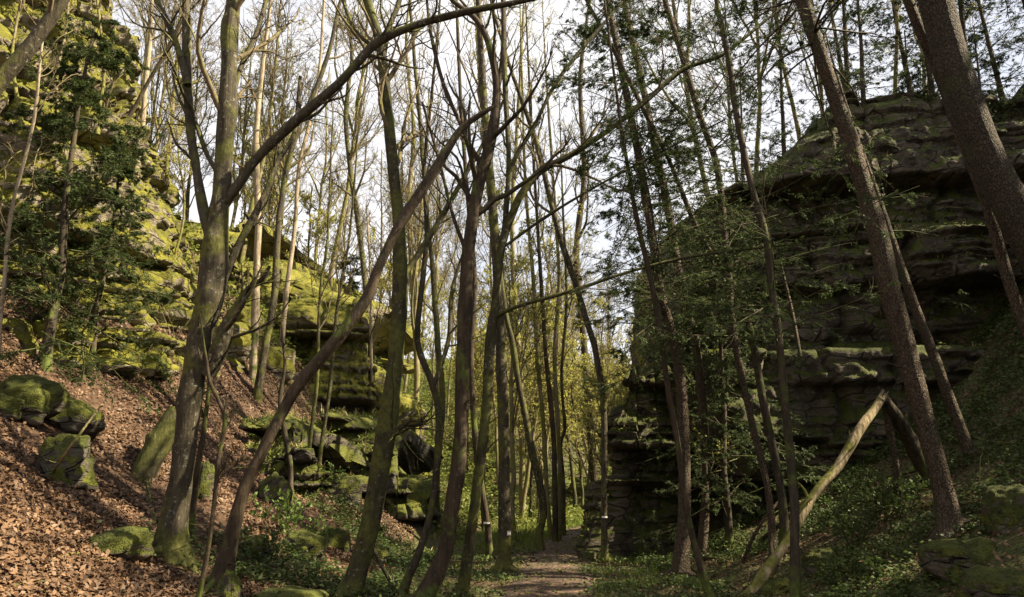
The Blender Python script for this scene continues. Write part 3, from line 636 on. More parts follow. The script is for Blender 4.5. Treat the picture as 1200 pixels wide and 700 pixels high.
tree('slim_tree', 'slender olive trunk right of the reddish one, its leader sweeping right over the path',
     [(541, 700, 18), (544, 685, 15), (551, 630, 14), (560, 565, 14), (570, 475, 13), (575, 395, 14), (581, 355, 13), (585, 305, 12), (592, 272, 11), (601, 250, 10), (611, 228, 10), (634, 200, 9), (665, 184, 8), (710, 155, 7), (755, 120, 7), (800, 82, 6), (845, 65, 5), (890, 30, 4)],
     'bark_olive', limbs=[([(582, 372, 6), (590, 366, 6), (613, 357, 5), (653, 346, 5), (683, 337, 5), (733, 320, 4), (800, 303, 4), (870, 293, 3), (925, 287, 2)], -.8),
                         ([(590, 285, 7), (598, 200, 6), (625, 150, 5), (650, 100, 5), (680, 60, 5), (710, 25, 4), (735, -5, 3)], .4), ([(588, 295, 8), (594, 240, 8), (596, 180, 7), (592, 100, 7), (590, 0, 6), (590, -50, 4)], .4),
                         ([(590, 290, 4), (640, 254, 4), (700, 218, 3), (775, 178, 3), (850, 140, 2)], -.5)],
     sides=14, n=120, lump=.08, ext=1.0, extup=.0, cr=dict(t0=.5, n1=9, l1=1.8))
tree('forked_sapling', 'thin grey tree forking at mid height in front of the slab outcrop',
     [(472, 697, 12), (480, 672, 10), (491, 648, 10), (507, 590, 9), (514, 510, 9), (512, 470, 9), (505, 445, 9), (494, 418, 9), (489, 390, 8), (496, 320, 7), (500, 270, 6), (497, 200, 5), (505, 120, 4)], 'bark_grey',
     limbs=[([(508, 452, 8), (516, 430, 7), (526, 395, 6), (530, 340, 5), (545, 290, 4)], .3)], sides=10, cr=dict(t0=.5, n1=9, l1=1.6))
tree('marked_tree', 'straight grey trunk beside the path with a small square white trail mark',
     [(590, 670, 24), (591, 655, 18), (591, 600, 16), (590, 500, 15), (587, 420, 14), (584, 340, 13), (578, 250, 12), (572, 180, 11), (566, 100, 9), (560, 0, 7)], 'bark_grey', sides=14, cr=dict(t0=.5, n1=14, l1=3.0), marks=[(596, 624.5, 4.2, 5)])
tree('marked_tree', 'leaning brown trunk just left of the square-marked one with a pale painted band',
     [(574, 655, 11), (571, 614, 9), (563, 565, 9), (556, 500, 8), (552, 420, 8), (556, 330, 7), (548, 230, 6), (540, 120, 5), (535, 0, 4)], 'bark_red', sides=10, cr=dict(t0=.45, n1=12, l1=2.4), marks=[(570.5, 613, 7, 2.2)])
tree('path_tree', 'curved mossy trunk with a kinked foot, leftmost of the path clump',
     [(634, 646, 13), (632, 625, 10), (637, 603, 10), (632, 564, 10), (624, 533, 10), (617, 495, 9), (608, 450, 8), (600, 400, 8), (592, 365, 7), (584, 300, 6), (572, 220, 5), (565, 140, 4)], 'bark_olive', sides=10, kind='leaf', flare=.2, cr=dict(t0=.5, n1=12, l1=2.6))
for i, (lb, pts, lean) in enumerate([
    ('thin straight trunk second in the clump at the bend of the path', [(646, 633, 7), (641, 577, 6), (637, 500, 6), (630, 420, 6), (625, 330, 5), (616, 220, 4), (612, 100, 3)], 0),
    ('dark trunk in the middle of the clump at the bend of the path', [(651, 636, 8), (650, 550, 7), (648, 500, 7), (640, 420, 6), (634, 330, 5), (626, 200, 4), (620, 90, 3)], 0),
    ('pale trunk standing close behind the dark one in the path clump', [(655, 635, 7), (656, 564, 6), (654, 500, 6), (650, 420, 6), (655, 330, 5), (650, 240, 4), (642, 120, 3)], 0),
    ('sunlit crooked thin trunk, rightmost of the path clump', [(661, 629, 6), (660, 564, 5), (657, 520, 5), (662, 500, 5), (658, 440, 4), (664, 350, 4), (660, 250, 3)], 0),
    ('upper pale pole slanting over the path beyond the cliff corner', [(697, 566, 6), (688, 530, 5), (680, 496, 5), (668, 440, 5), (655, 380, 4), (640, 300, 3)], 0),
    ('lower pale pole slanting down to the moss slabs beside the path', [(700, 592, 4), (686, 550, 4), (671, 508, 4), (655, 460, 3), (640, 420, 3), (622, 360, 2)], 0)]):
    tree('path_tree', lb, pts, ['bark_far', 'bark_red', 'bark_far', 'bark_olive', 'bark_far', 'bark_pale'][i], kind='leaf', sides=9, flare=.2, group='slim trees at the bend of the path', cr=dict(t0=.45, n1=10, l1=2.4))
tree('cliff_corner_tree', 'thin trunk at the cliff corner by the path, bending left high up, white-banded',
     [(709, 658, 10), (708, 620, 8), (708, 560, 8), (707, 475, 8), (698, 412, 8), (690, 385, 8), (675, 335, 8), (660, 290, 8), (646, 240, 7), (632, 180, 7), (616, 130, 6), (600, 85, 5)], 'bark_grey', kind='leaf', sides=10, marks=[(708, 606, 6, 2.2)], cr=dict(t0=.5, n1=13, l1=2.6, leaf=2))
# --- spruces in front of the dark cliff
SPR = [('straight spruce trunk with a mossy flared foot, leftmost before the dark cliff', [(797, 678, 26), (799, 655, 20), (802, 600, 17), (800, 475, 15), (790, 400, 13), (775, 345, 12), (760, 250, 11), (745, 165, 10), (730, 90, 9), (720, 40, 9), (712, 0, 8)], .5, 'bark_spruce'),
       ('spruce trunk just right of the flared one, sun on its right edge', [(822, 655, 13), (827, 575, 11), (825, 500, 11), (815, 400, 11), (800, 345, 11), (782, 240, 10), (767, 170, 10), (755, 110, 9), (742, 50, 9), (731, 0, 8)], .5, 'bark_spruce'),
       ('thin slanting trunk crossing in front of the flared spruce', [(832, 702, 10), (820, 660, 9), (805, 600, 8), (795, 525, 8), (782, 450, 7), (767, 350, 7), (745, 250, 6), (732, 175, 5), (724, 120, 4)], 0, 'bark_red'),
       ('spruce trunk leaning left, outer left of the trio before the cliff hollow', [(907, 655, 11), (900, 575, 9), (880, 490, 9), (860, 390, 9), (850, 280, 9), (840, 195, 9), (820, 135, 8), (805, 85, 8), (790, 35, 7), (779, 0, 7)], .6, 'bark_spruce'),
       ('spruce trunk leaning far left high up, centre of the trio before the cliff', [(920, 645, 13), (915, 575, 11), (895, 475, 10), (880, 390, 9), (860, 335, 8), (820, 275, 7), (785, 190, 6), (750, 120, 6), (722, 65, 5), (687, 0, 4)], .3, 'bark_dark'),
       ('dark upright trunk standing before the fallen log, right of the trio', [(932, 704, 14), (931, 640, 12), (930, 575, 12), (920, 475, 11), (911, 380, 9), (904, 335, 9), (898, 280, 9), (885, 235, 8), (872, 180, 8), (860, 115, 8), (855, 75, 8), (842, 15, 7), (838, -10, 6)], .2, 'bark_dark')]
for i, (lb, pts, dy, mt) in enumerate(SPR):
    tree('spruce_tree', lb, pts, mt, kind='spruce', sides=12, n=90, dY=dy, stubs=26, ext=5, group='spruces before the dark cliff', cr=dict(t0=.25, n1=58, t1=.74, l1=[2.4, 2.2, 1.4, 2.1, 1.4, 1.9][i], live=.66, nd=18, taper=.3, ln=.05, wd=.013))
tree('spruce_tree', 'big reddish leaning spruce trunk on the right bank', [(1114, 626, 40), (1112, 612, 30), (1105, 575, 26), (1085, 500, 25), (1065, 425, 26), (1052, 375, 27), (1040, 330, 27), (1030, 280, 25), (1012, 220, 23), (994, 160, 21), (977, 110, 19), (955, 45, 18), (940, 0, 17)], 'bark_spruce', kind='spruce', sides=20, n=130, stubs=60, ext=6, lump=.05, cr=dict(t0=.5, n1=46, l1=2.3, live=.35, nd=12, taper=.2))
tree('spruce_tree', 'thinner spruce trunk hugging the big leaning one, lit along its right edge', [(1137, 535, 16), (1130, 515, 14), (1115, 475, 14), (1095, 420, 13), (1080, 380, 12), (1067, 345, 11), (1048, 290, 10), (1028, 230, 9), (1008, 175, 7), (990, 120, 5)], 'bark_spruce', kind='spruce', sides=12, stubs=20, ext=1.5, cr=dict(t0=.5, n1=14, l1=1.0, live=.2, nd=10))
tree('spruce_tree', 'thickest dark spruce trunk entering from the right edge', [(1330, 520, 48), (1215, 300, 43), (1185, 240, 43), (1160, 190, 42), (1135, 130, 42), (1112, 60, 41), (1096, 0, 41)], 'bark_thick', kind='spruce', Y0=8.2, sides=22, n=130, stubs=40, ext=7, lump=.05, cr=dict(t0=.5, n1=40, l1=2.6, live=.6, nd=12, taper=.2))
tree('spruce_tree', 'slim trunk running along the left side of the thickest spruce', [(1240, 480, 14), (1200, 380, 14), (1188, 345, 14), (1178, 315, 14), (1155, 238, 13), (1130, 170, 13), (1105, 100, 13), (1080, 40, 13), (1064, 0, 12)], 'bark_spruce', kind='spruce', Y0=8.6, sides=12, n=90, stubs=24, ext=6, cr=dict(t0=.6, n1=24, l1=1.6, live=.4, nd=10))
# --- slope and cliff trees on the left
tree('leaning_tree', 'mossy grey trunk slanting across the top left corner', [(-150, 290, 26), (-70, 190, 23), (0, 97, 20), (30, 60, 18), (60, 20, 16), (76, -4, 15), (100, -40, 12)], 'bark_grey', Y0=8.5, sides=14, lump=.14, burr=.1, ext=3, cr=dict(t0=.5, n1=9, l1=2.2))
SM = [('cliff_pine', 'pale pine trunk standing upright on a cliff ledge', [(156, 216, 9), (160, 190, 8), (166, 145, 7), (172, 75, 6), (176, 30, 5), (178, -20, 4)], 'bark_pale', 'rock', {}),
      ('cliff_pine', 'brown trunk leaning right across the cliff face', [(128, 178, 6), (145, 150, 6), (170, 105, 5), (200, 55, 5), (215, 20, 4)], 'bark_red', 'rock', {}),
      ('sapling', 'thin pale sapling at the far left before the dark conifer', [(3, 352, 5), (10, 270, 5), (25, 200, 4), (42, 130, 4), (50, 60, 3)], 'bark_pale', 11.0, {}),
      ('sapling', 'short pale sapling against the mossy cliff', [(116, 280, 4), (119, 240, 4), (122, 190, 3), (120, 150, 2)], 'bark_pale', 'rock', {}),
      ('cliff_sapling', 'scrawny leafing sapling growing high on the sunlit cliff near the top left corner', [(72, 168, 5), (64, 100, 4), (76, 30, 3), (80, -30, 2)], 'bark_far', 'rock', dict(n1=18, l1=1.5, leaf=3)),
      ('cliff_sapling', 'scrawny leafing sapling on the cliff beside the pale pine', [(116, 140, 5), (122, 75, 4), (114, 0, 3)], 'bark_far', 'rock', dict(n1=18, l1=1.4, leaf=3)),
      ('cliff_sapling', 'small leafing sapling on the right shoulder of the sunlit cliff', [(206, 300, 4), (214, 240, 3), (208, 170, 2)], 'bark_far', 'rock', dict(n1=16, l1=1.1, leaf=3)),
      ('cliff_sapling', 'leafing sapling on the cliff behind the dark conifer', [(22, 130, 5), (16, 60, 4), (30, -20, 3)], 'bark_far', 'rock', dict(n1=18, l1=1.5, leaf=3)),
      ('slope_tree', 'upright pale sunlit trunk just right of the big forked tree', [(296, 446, 11), (299, 350, 10), (302, 250, 9), (300, 180, 8), (306, 100, 6), (318, 0, 4)], 'bark_pale', None, {}),
      ('slope_tree', 'dark-footed trunk leaning right beside the pale sunlit one', [(301, 468, 12), (312, 405, 10), (322, 345, 9), (330, 240, 8), (345, 165, 7), (378, 85, 6), (400, 0, 4)], 'bark_grey', None, {}),
      ('slope_tree', 'pale thin trunk third along the upper slope', [(330, 430, 8), (333, 370, 7), (345, 270, 6), (352, 190, 5), (372, 100, 4), (380, 0, 3)], 'bark_pale', None, {}),
      ('slope_tree', 'dark crooked little trunk on the slope below the arched tree', [(341, 582, 8), (340, 545, 7), (333, 505, 7), (328, 470, 6), (334, 430, 4), (330, 400, 3)], 'bark_dark', None, dict(n1=5, l1=.6)),
      ('sapling', 'left one of two thin poles before the overhanging ledge', [(357, 582, 6), (366, 500, 5), (372, 450, 5), (376, 350, 4), (385, 250, 3), (390, 150, 2)], 'bark_olive', None, {}),
      ('sapling', 'right one of two thin poles before the overhanging ledge', [(369, 580, 6), (380, 505, 5), (388, 440, 5), (397, 350, 4), (412, 250, 3), (420, 160, 2)], 'bark_olive', None, {}),
      ('sapling', 'straight pale rod before the dark hollow of the ledge', [(438, 532, 5), (437, 470, 4), (435, 400, 4), (434, 330, 3), (430, 250, 2)], 'bark_pale', None, {}),
      ('twisted_sapling', 'twisted thin stem in front of the big forked tree', [(233, 706, 7), (244, 640, 6), (252, 570, 6), (257, 530, 6), (264, 492, 6), (256, 470, 5), (246, 448, 5), (242, 425, 4)], 'bark_red', None, dict(n1=5, l1=.6)),
      ('sapling', 'straight brown stem close to the foot of the big forked tree', [(221, 630, 11), (226, 590, 10), (232, 545, 8), (238, 508, 7), (243, 460, 5), (246, 420, 4)], 'bark_red', None, dict(n1=4, l1=.6)),
      ('valley_tree', 'slim tree left of the reddish trunk, splitting into upright rods', [(514, 640, 9), (512, 560, 8), (518, 470, 8), (512, 400, 8), (508, 320, 7), (498, 230, 6), (490, 120, 5), (480, 0, 4)], 'bark_olive', 19.5, dict(n1=16, l1=3.)),
      ('valley_tree', 'slim olive tree rising behind the arched trunk', [(432, 440, 8), (428, 340, 7), (420, 260, 7), (405, 150, 6), (412, 60, 5), (400, -10, 4)], 'bark_olive', 24, dict(n1=18, l1=3.2)),
      ('valley_tree', 'slim tree behind the speckled trunk at the outcrop nose', [(487, 430, 7), (483, 330, 6), (478, 240, 6), (485, 150, 5), (476, 60, 4), (480, 0, 3)], 'bark_far', 25, dict(n1=18, l1=3.)),
      ('valley_tree', 'tall thin tree beyond the square-marked trunk', [(612, 560, 8), (610, 450, 7), (603, 350, 7), (600, 250, 6), (606, 150, 5), (612, 40, 4)], 'bark_far', 29, dict(n1=18, l1=3.2)),
      ('valley_tree', 'tall dark-barked tree beyond the path clump, left of the cliff', [(690, 480, 9), (684, 400, 9), (676, 300, 8), (684, 200, 7), (680, 100, 6), (690, 10, 4)], 'bark_red', 30, dict(n1=18, l1=3.2))]
for nm, lb, pts, mt, y0, c in SM:
    cc = dict(t0=.4, n1=10, l1=1.9, n2=6, n3=5); cc.update(c)
    tree(nm, lb, pts, mt, Y0=y0, sides=9, n=60, ext=2.5 if pts[-1][1] < 60 else .6, flare=.25, cr=cc, wig=.06, kind='leaf' if nm in ('valley_tree', 'cliff_sapling') else 'bare')

# ------------------------------------------------------------------ trees farther off: a few built once, then copied one by one
def proto_bare(seed, hgt, leaf, mat, lm, spread=1., n1=17, n2=8, n3=9, fork=True, base_r=.095):
    g = R(seed); root = empty('bare_tree', (0, 0, -80), 'tree', 'tree'); n = 40
    s = np.linspace(0, 1, n); C = np.stack([.5*fbm(s*2.2, seed)+.25*s, .5*fbm(s*2.2, seed+30.)-.1*s, s*hgt-.4], 1); Rr = base_r*(1-.85*s)+.012
    b = Bag(); b.add(*trunk_mesh(g, C, Rr, 9, .3, .07))
    P0, R0 = C[None], Rr[None]
    if fork:
        Pf, Rf, Lf = grow(g, P0, R0, 4, .3, .6, .38, hgt*.5, .75, 16, .09, .7, tip=.15, taper=.3); b.add(*tubes(Pf, Rf, 7))
    b.build('trunk', M[mat], root)
    cb_, lf = crown(g, None, P0, R0, leaf=leaf, t0=.32, n1=n1, n2=n2, n3=n3, l1=hgt*.26*spread, ang=.75, up=.9, mn=(.009, .0062), sides=(5, 4, 3), leafsize=.085)
    if fork:
        c2, l2 = crown(g, None, Pf, Rf, leaf=leaf, t0=.25, n1=6, n2=6, n3=6, l1=hgt*.16*spread, ang=.7, up=.8, mn=(.008, .006), sides=(4, 3, 3), leafsize=.085)
        cb_.add(np.concatenate(c2.v), np.concatenate(c2.q))
        if l2.n: lf.add(np.concatenate(l2.v), np.concatenate(l2.q))
    k = cb_.build('crown', M['twig'], root)
    if lf.n: lf.build('leaves', M[lm], k)
    return root
def proto_spruce(seed, hgt, t0, l1, live, n1=60, mat='bark_spruce', lm='needle', nd=12, base_r=.13, ln=.07, wd=.022, nm='spruce_tree', taper=.75):
    g = R(seed); root = empty(nm, (0, 0, -80), 'tree', 'tree'); n = 40
    s = np.linspace(0, 1, n); C = np.stack([.25*fbm(s*1.5, seed), .25*fbm(s*1.5, seed+30.), s*hgt-.4], 1); Rr = base_r*(1-.9*s)+.008
    b = Bag(); b.add(*trunk_mesh(g, C, Rr, 9, .3, .05)); b.build('trunk', M[mat], root)
    cb_, lf = spruce_crown(g, C[None], Rr[None], t0, .99, n1, l1, 9, 4, nd, live=live, ln=ln, wd=wd, taper=taper)
    k = cb_.build('crown', M['twig_dark'], root)
    if lf.n: lf.build('needles', M[lm], k)
    return root
def copy_tree(o, parent=None):
    c = o.copy(); COL.objects.link(c)
    if parent: c.parent = parent
    for ch in list(o.children): copy_tree(ch, c)
    return c
USED = set()
def place(proto, x, y, sc, rz, label, group, cat='tree', lean=(0, 0)):
    o = proto if proto.name not in USED else copy_tree(proto)
    USED.add(proto.name)
    o.location = (x, y, float(height(x, y))); o.scale = (sc, sc, sc); o.rotation_euler = (lean[0], lean[1], rz)
    return tag(o, label, cat, group)
BP = [proto_bare(201, 15, 0, 'bark_far', None, 1.1), proto_bare(202, 17, 0, 'bark_far', None, 1.), proto_bare(203, 13, 0, 'bark_olive', None, 1.1), proto_bare(204, 16, 1, 'bark_far', 'leaf_spring', 1.)]
YP = [proto_bare(211, 9, 6, 'bark_far', 'leaf_spring', 1.4, 20, 7, 5, False, .07), proto_bare(212, 7, 6, 'bark_olive', 'leaf_spring', 1.6, 20, 7, 5, False, .06)]
g = R(77)
def inside_rock(x, y):
    return False
hill = [(-3.4, 24.4), (-11.6, 22.8), (-12.4, 26.5), (-8.6, 26.2), (-6, 42), (-4.2, 48), (-13, 24), (-10.5, 25.5), (-9, 23.6), (-6.4, 24.4), (-4.6, 26), (-8.4, 29), (-5.6, 31), (-3.2, 32), (-11, 32), (-13, 37), (-5, 39), (-15, 28), (-17, 34), (-10, 42), (-3, 44)]
for i, (x, y) in enumerate(hill):
    place(BP[i % 4], x, y, g.uniform(.75, 1.05), g.uniform(0, 6.28), 'bare branching tree on the hillside behind the left cliff and ledges', 'bare trees on the left hillside', lean=(g.normal()*.03, g.normal()*.04))
topl = [(-14, 17.5), (-12.5, 19), (-15, 14.5), (-17, 17), (-11.5, 20.6)]
for i, (x, y) in enumerate(topl):
    place(BP[(i+2) % 4], x, y, g.uniform(.5, .7), g.uniform(0, 6.28), 'bare tree growing on top of the sunlit left cliff', 'bare trees on top of the left cliff', lean=(g.normal()*.05, g.normal()*.05))
vale = [(.3, 27), (-1, 31), (2.6, 33), (4.2, 34.5), (1.8, 38), (-.5, 41), (5.5, 43), (2, 46), (4, 52), (0, 57)]
for i, (x, y) in enumerate(vale):
    place(BP[(i*3+1) % 4] if i % 2 else BP[3-(i//2) % 2], x, y, g.uniform(.7, 1.), g.uniform(0, 6.28), 'tall yellow-green tree in the sunlit wood that closes the valley', 'tall trees closing the valley', lean=(g.normal()*.03, -.06+g.normal()*.05))
young = [(1.2, 34), (3.4, 34), (-.6, 28), (.4, 32), (2.6, 39.5), (7, 37), (4.6, 36.5), (-2.4, 40), (-4.2, 38), (-6.4, 38.5), (-2.8, 46), (-7, 48), (-9, 26), (-7.5, 25.6), (-10.4, 27), (-5.2, 28.4), (.2, 20), (-.9, 23.5), (.9, 24.5), (2.9, 29.4), (4.2, 30), (.6, 29.5), (1.4, 31), (5.2, 34), (2, 35), (6.6, 34.2), (.8, 38.6), (5.8, 39), (-1.8, 29), (4.5, 41.5), (2, 43), (6, 45)]
for i, (x, y) in enumerate(young):
    place(YP[i % 2], x, y, g.uniform(.7, 1.15), g.uniform(0, 6.28), 'young tree with fresh yellow-green leaves beyond the bend of the path', 'young leafing trees beyond the path bend', 'sapling', lean=(g.normal()*.05, g.normal()*.06))
for x, y, sc in ((2.7, 18.6, .62), (3.6, 19.6, .7), (3.1, 21.8, .75), (3.4, 17.3, .5)):
    place(YP[int(x*10) % 2], x, y, sc, g.uniform(0, 6.28), 'young tree with fresh leaf sprays on the low shoulder of the right cliff', 'young leafing trees on the low shoulder of the right cliff', 'sapling', lean=(0, -.12))
rim = [(5.6, 18.6), (6.6, 19.6), (8.4, 19.6), (9.6, 20.6), (11.2, 19.4), (12.5, 21), (7.4, 20.4)]
for i, (x, y) in enumerate(rim):
    place(BP[(i*2+1) % 4], x, y, g.uniform(.55, .85), g.uniform(0, 6.28), 'bare tree on top of the dark right cliff', 'bare trees on top of the right cliff', lean=(g.normal()*.04, -.08+g.normal()*.05))
SP_shade = proto_spruce(303, 11, .05, 2.6, 1., 80, nd=14, ln=.09, wd=.03)
SPp = [proto_spruce(301, 11, .12, 2.3, .55), proto_spruce(302, 12, .08, 2.6, .45, 66)]
bank = [(9.6, 5.5), (11, 8), (12.4, 10.4), (13.5, 6.5), (15, 9), (12.2, 4), (16, 12), (14.6, 3.5), (17.5, 6.5), (10.8, 1.5)]  # dense spruces added out of view to shade the path and right bank
for i, (x, y) in enumerate(bank):
    place(SP_shade, x, y, g.uniform(.62, .8), g.uniform(0, 6.28), 'unseen spruce added up the right bank to shade path and bank', 'added shade spruces up the right bank')
rs = [(9.6, 18.2, 1.), (11.3, 17.8, 1.05), (13, 17.2, .95), (7.6, 18.8, .8), (14.8, 18, 1.1), (10.6, 20.6, 1.2), (8.6, 17.9, .7), (6.3, 18.6, .75), (12.2, 17.4, .8), (7.9, 17.6, .8), (9.2, 17.5, .95), (10.3, 17.4, 1.0), (11.8, 17, .9), (13.8, 16.6, 1.05), (15.4, 16, 1.), (12.8, 18.6, 1.1), (9.9, 19.4, 1.1), (16.5, 16.6, 1.1), (12.6, 20.4, 1.2)]
for i, (x, y, sc) in enumerate(rs):
    place(SPp[i % 2], x, y, sc*.72, g.uniform(0, 6.28), 'twiggy dark spruce on the rim of the right cliff', 'spruces on the rim of the right cliff', lean=(.03*g.normal(), -.05))
# young dark conifers: branches to the ground
YC = [proto_spruce(311, 5.2, .08, 1.9, 1., 70, 'bark_dark', 'needle', 30, .06, .045, .010, 'young_conifer', .7), proto_spruce(312, 3.2, .06, 1.2, 1., 50, 'bark_dark', 'needle', 24, .035, .04, .010, 'young_conifer', .7)]
yc = [(0, 44, 424, None, 1.35, 'tall dark young conifer at the left edge below the cliff'), (0, 108, 432, None, .95, 'bushy dark young conifer against the moss of the left cliff'), (1, 95, 448, None, .5, 'low conifer seedling above the slope boulders'),
      (0, 862, 640, 15.0, 1.25, 'dark young conifer at the foot of the dark cliff behind the spruce trunks'), (0, 800, 500, 17.0, 1.1, 'dense dark conifer leaning out from the low end of the right cliff'), (1, 745, 470, 17.4, .8, 'small conifer on the mossy low shoulder of the right cliff'),
      (1, 762, 425, 18.6, 1.1, 'bushy conifer filling the gap between the low shoulder and the rounded one'), (1, 800, 345, 17.8, 1.2, 'bushy conifer on the sloping top edge of the dark cliff'), (1, 832, 290, 17.9, 1.1, 'upper one of two bushy conifers on the sloping edge of the dark cliff'), (0, 858, 330, 18.2, .85, 'conifer on the rounded shoulder of the dark cliff'), (1, 430, 430, 22.5, .9, 'small sunlit conifer on the ledge behind the speckled trunk'), (0, 410, 330, 25.5, .9, 'young conifer on the skyline above the mossy ledges')]
for i, (k, px, py, Yd, sc, lb) in enumerate(yc):
    if Yd is None: p, _ = hit(px, py)
    else: p, _ = at(px, py, Yd)
    o = place(YC[k], p[0], p[1], sc, g.uniform(0, 6.28), lb, None, 'conifer')

st_ = Bag(); gs = R(91)
m = 900; yy = gs.uniform(8, 26, m); xx = path_x(yy)+gs.normal(size=m)*.5; rr_ = gs.uniform(.008, .035, m)**1.0
th = np.linspace(0, 2*math.pi, 6, endpoint=False); PPs = np.zeros((m, 4, 3)); PPs[:, :, 0] = xx[:, None]; PPs[:, :, 1] = yy[:, None]
PPs[:, :, 2] = height(xx, yy)[:, None]+.025+rr_[:, None]*np.array([-.5, .1, .6, .8]); PPs[:, 1:, :2] += gs.normal(size=(m, 3, 2))*.004
st_.add(*tubes(PPs, rr_[:, None]*np.array([.8, 1.1, .75, .05])*gs.uniform(.8, 1.3, (m, 1)), 6))
tag(st_.build('pebbles', M['rock_wet']), 'small stones trodden into the footpath', 'stones', kind='stuff')
# ------------------------------------------------------------------ fallen and dead wood
def stick(name, label, pts, Yoff, mat, cat='branch', n=24, sides=8, lump=.12, broken=True, twigs=0, group=None, seed=1):
    g = R(seed); C = []
    for (px, py, w, yy) in pts:
        if yy is None:
            p, t = hit(px, py); p = p.copy(); p[2] = p[2]+w/2*t/F*.5
        else: p, t = at(px, py, yy)
        C.append([*p, w/2*t/F])
    K = spline(np.array(C), n); base = K[0, :3].copy()
    b = Bag(); V, Q = trunk_mesh(g, K[:, :3], np.maximum(K[:, 3], .004), sides, 0, lump, .15); b.add(V, Q)
    for e in (0, n-1):                       # close both ends
        i0 = e*sides; c = V[i0:i0+sides].mean(0); d = nrm(K[e, :3]-K[e-1 if e else 1, :3])
        T = [(j, (j+1) % sides, sides) for j in range(sides)]; b.add(np.vstack([V[i0:i0+sides], c+d*K[e, 3]*.4]), None, T)
    if twigs:
        P2, R2, L2 = grow(g, K[None, :, :3], K[None, :, 3], twigs, .2, .98, .8, .5, .4, 6, .2, .2); b.add(*tubes(P2, np.clip(R2, .003, .02), 4))
    if name == 'fallen_log':                 # splintered break at its raised end
        m = 14; e = K[-1, :3]; d = nrm(K[-1, :3]-K[-4, :3]); a = g.uniform(0, 6.28, m); u = nrm(np.cross(d, [0, 0, 1.])); w = np.cross(d, u); q = K[-1, 3]
        st = e+q*.75*(np.cos(a)[:, None]*u+np.sin(a)[:, None]*w)-d*.06
        b.add(*tubes(np.stack([st, st+d*g.uniform(.04, .22, (m, 1))+g.normal(size=(m, 3))*.012], 1), np.stack([np.full(m, q*.35), np.full(m, .003)], 1), 5))
    o = b.build(name, M[mat], None, Vector(base), base)
    return tag(o, label, cat, group)
lg, _ = hit(872, 700); yl = lg[1]
stick('fallen_log', 'pale mossy fallen trunk propped slanting on a broken snag', [(866, 706, 10, yl), (884, 690, 11, yl+.05), (899, 668, 12, yl+.1), (922, 634, 9, yl+.25), (943, 597, 11, yl+.35), (960, 572, 10, yl+.45), (981, 548, 10, yl+.55), (1008, 503, 10, yl+.7), (1021, 485, 9, yl+.78), (1034, 466, 9, yl+.85)], 0, 'dead_wood', 'log', 110, 16, .2, seed=3, twigs=7)
ys_ = yl+.9
stick('broken_snag', 'dark broken snag holding up the end of the fallen trunk', [(1096, 580, 20, ys_+.9), (1080, 545, 17, ys_+.75), (1060, 506, 16, ys_+.4), (1036, 468, 12, ys_+.05)], 0, 'bark_dark', 'dead tree', 30, 12, .14, seed=4)
stick('dead_stake', 'short upright dead stake under the propped log', [(1053, 600, 9, None), (1050, 545, 9, ys_+.3), (1037, 478, 7, ys_+.2)], 0, 'bark_spruce', 'dead tree', 20, 9, .14, seed=5)
stick('leaning_stump', 'thick mossy stump leaning right on the slope behind the forked tree', [(160, 575, 30, hit(168, 556)[0][1]-.05), (168, 556, 30, hit(168, 556)[0][1]), (180, 532, 29, at(180, 532, hit(168, 556)[0][1]+.1)[0][1]), (196, 505, 28, hit(168, 556)[0][1]+.2), (210, 482, 24, hit(168, 556)[0][1]+.3)], 0, 'bark_olive', 'stump', 30, 16, .12, seed=6)
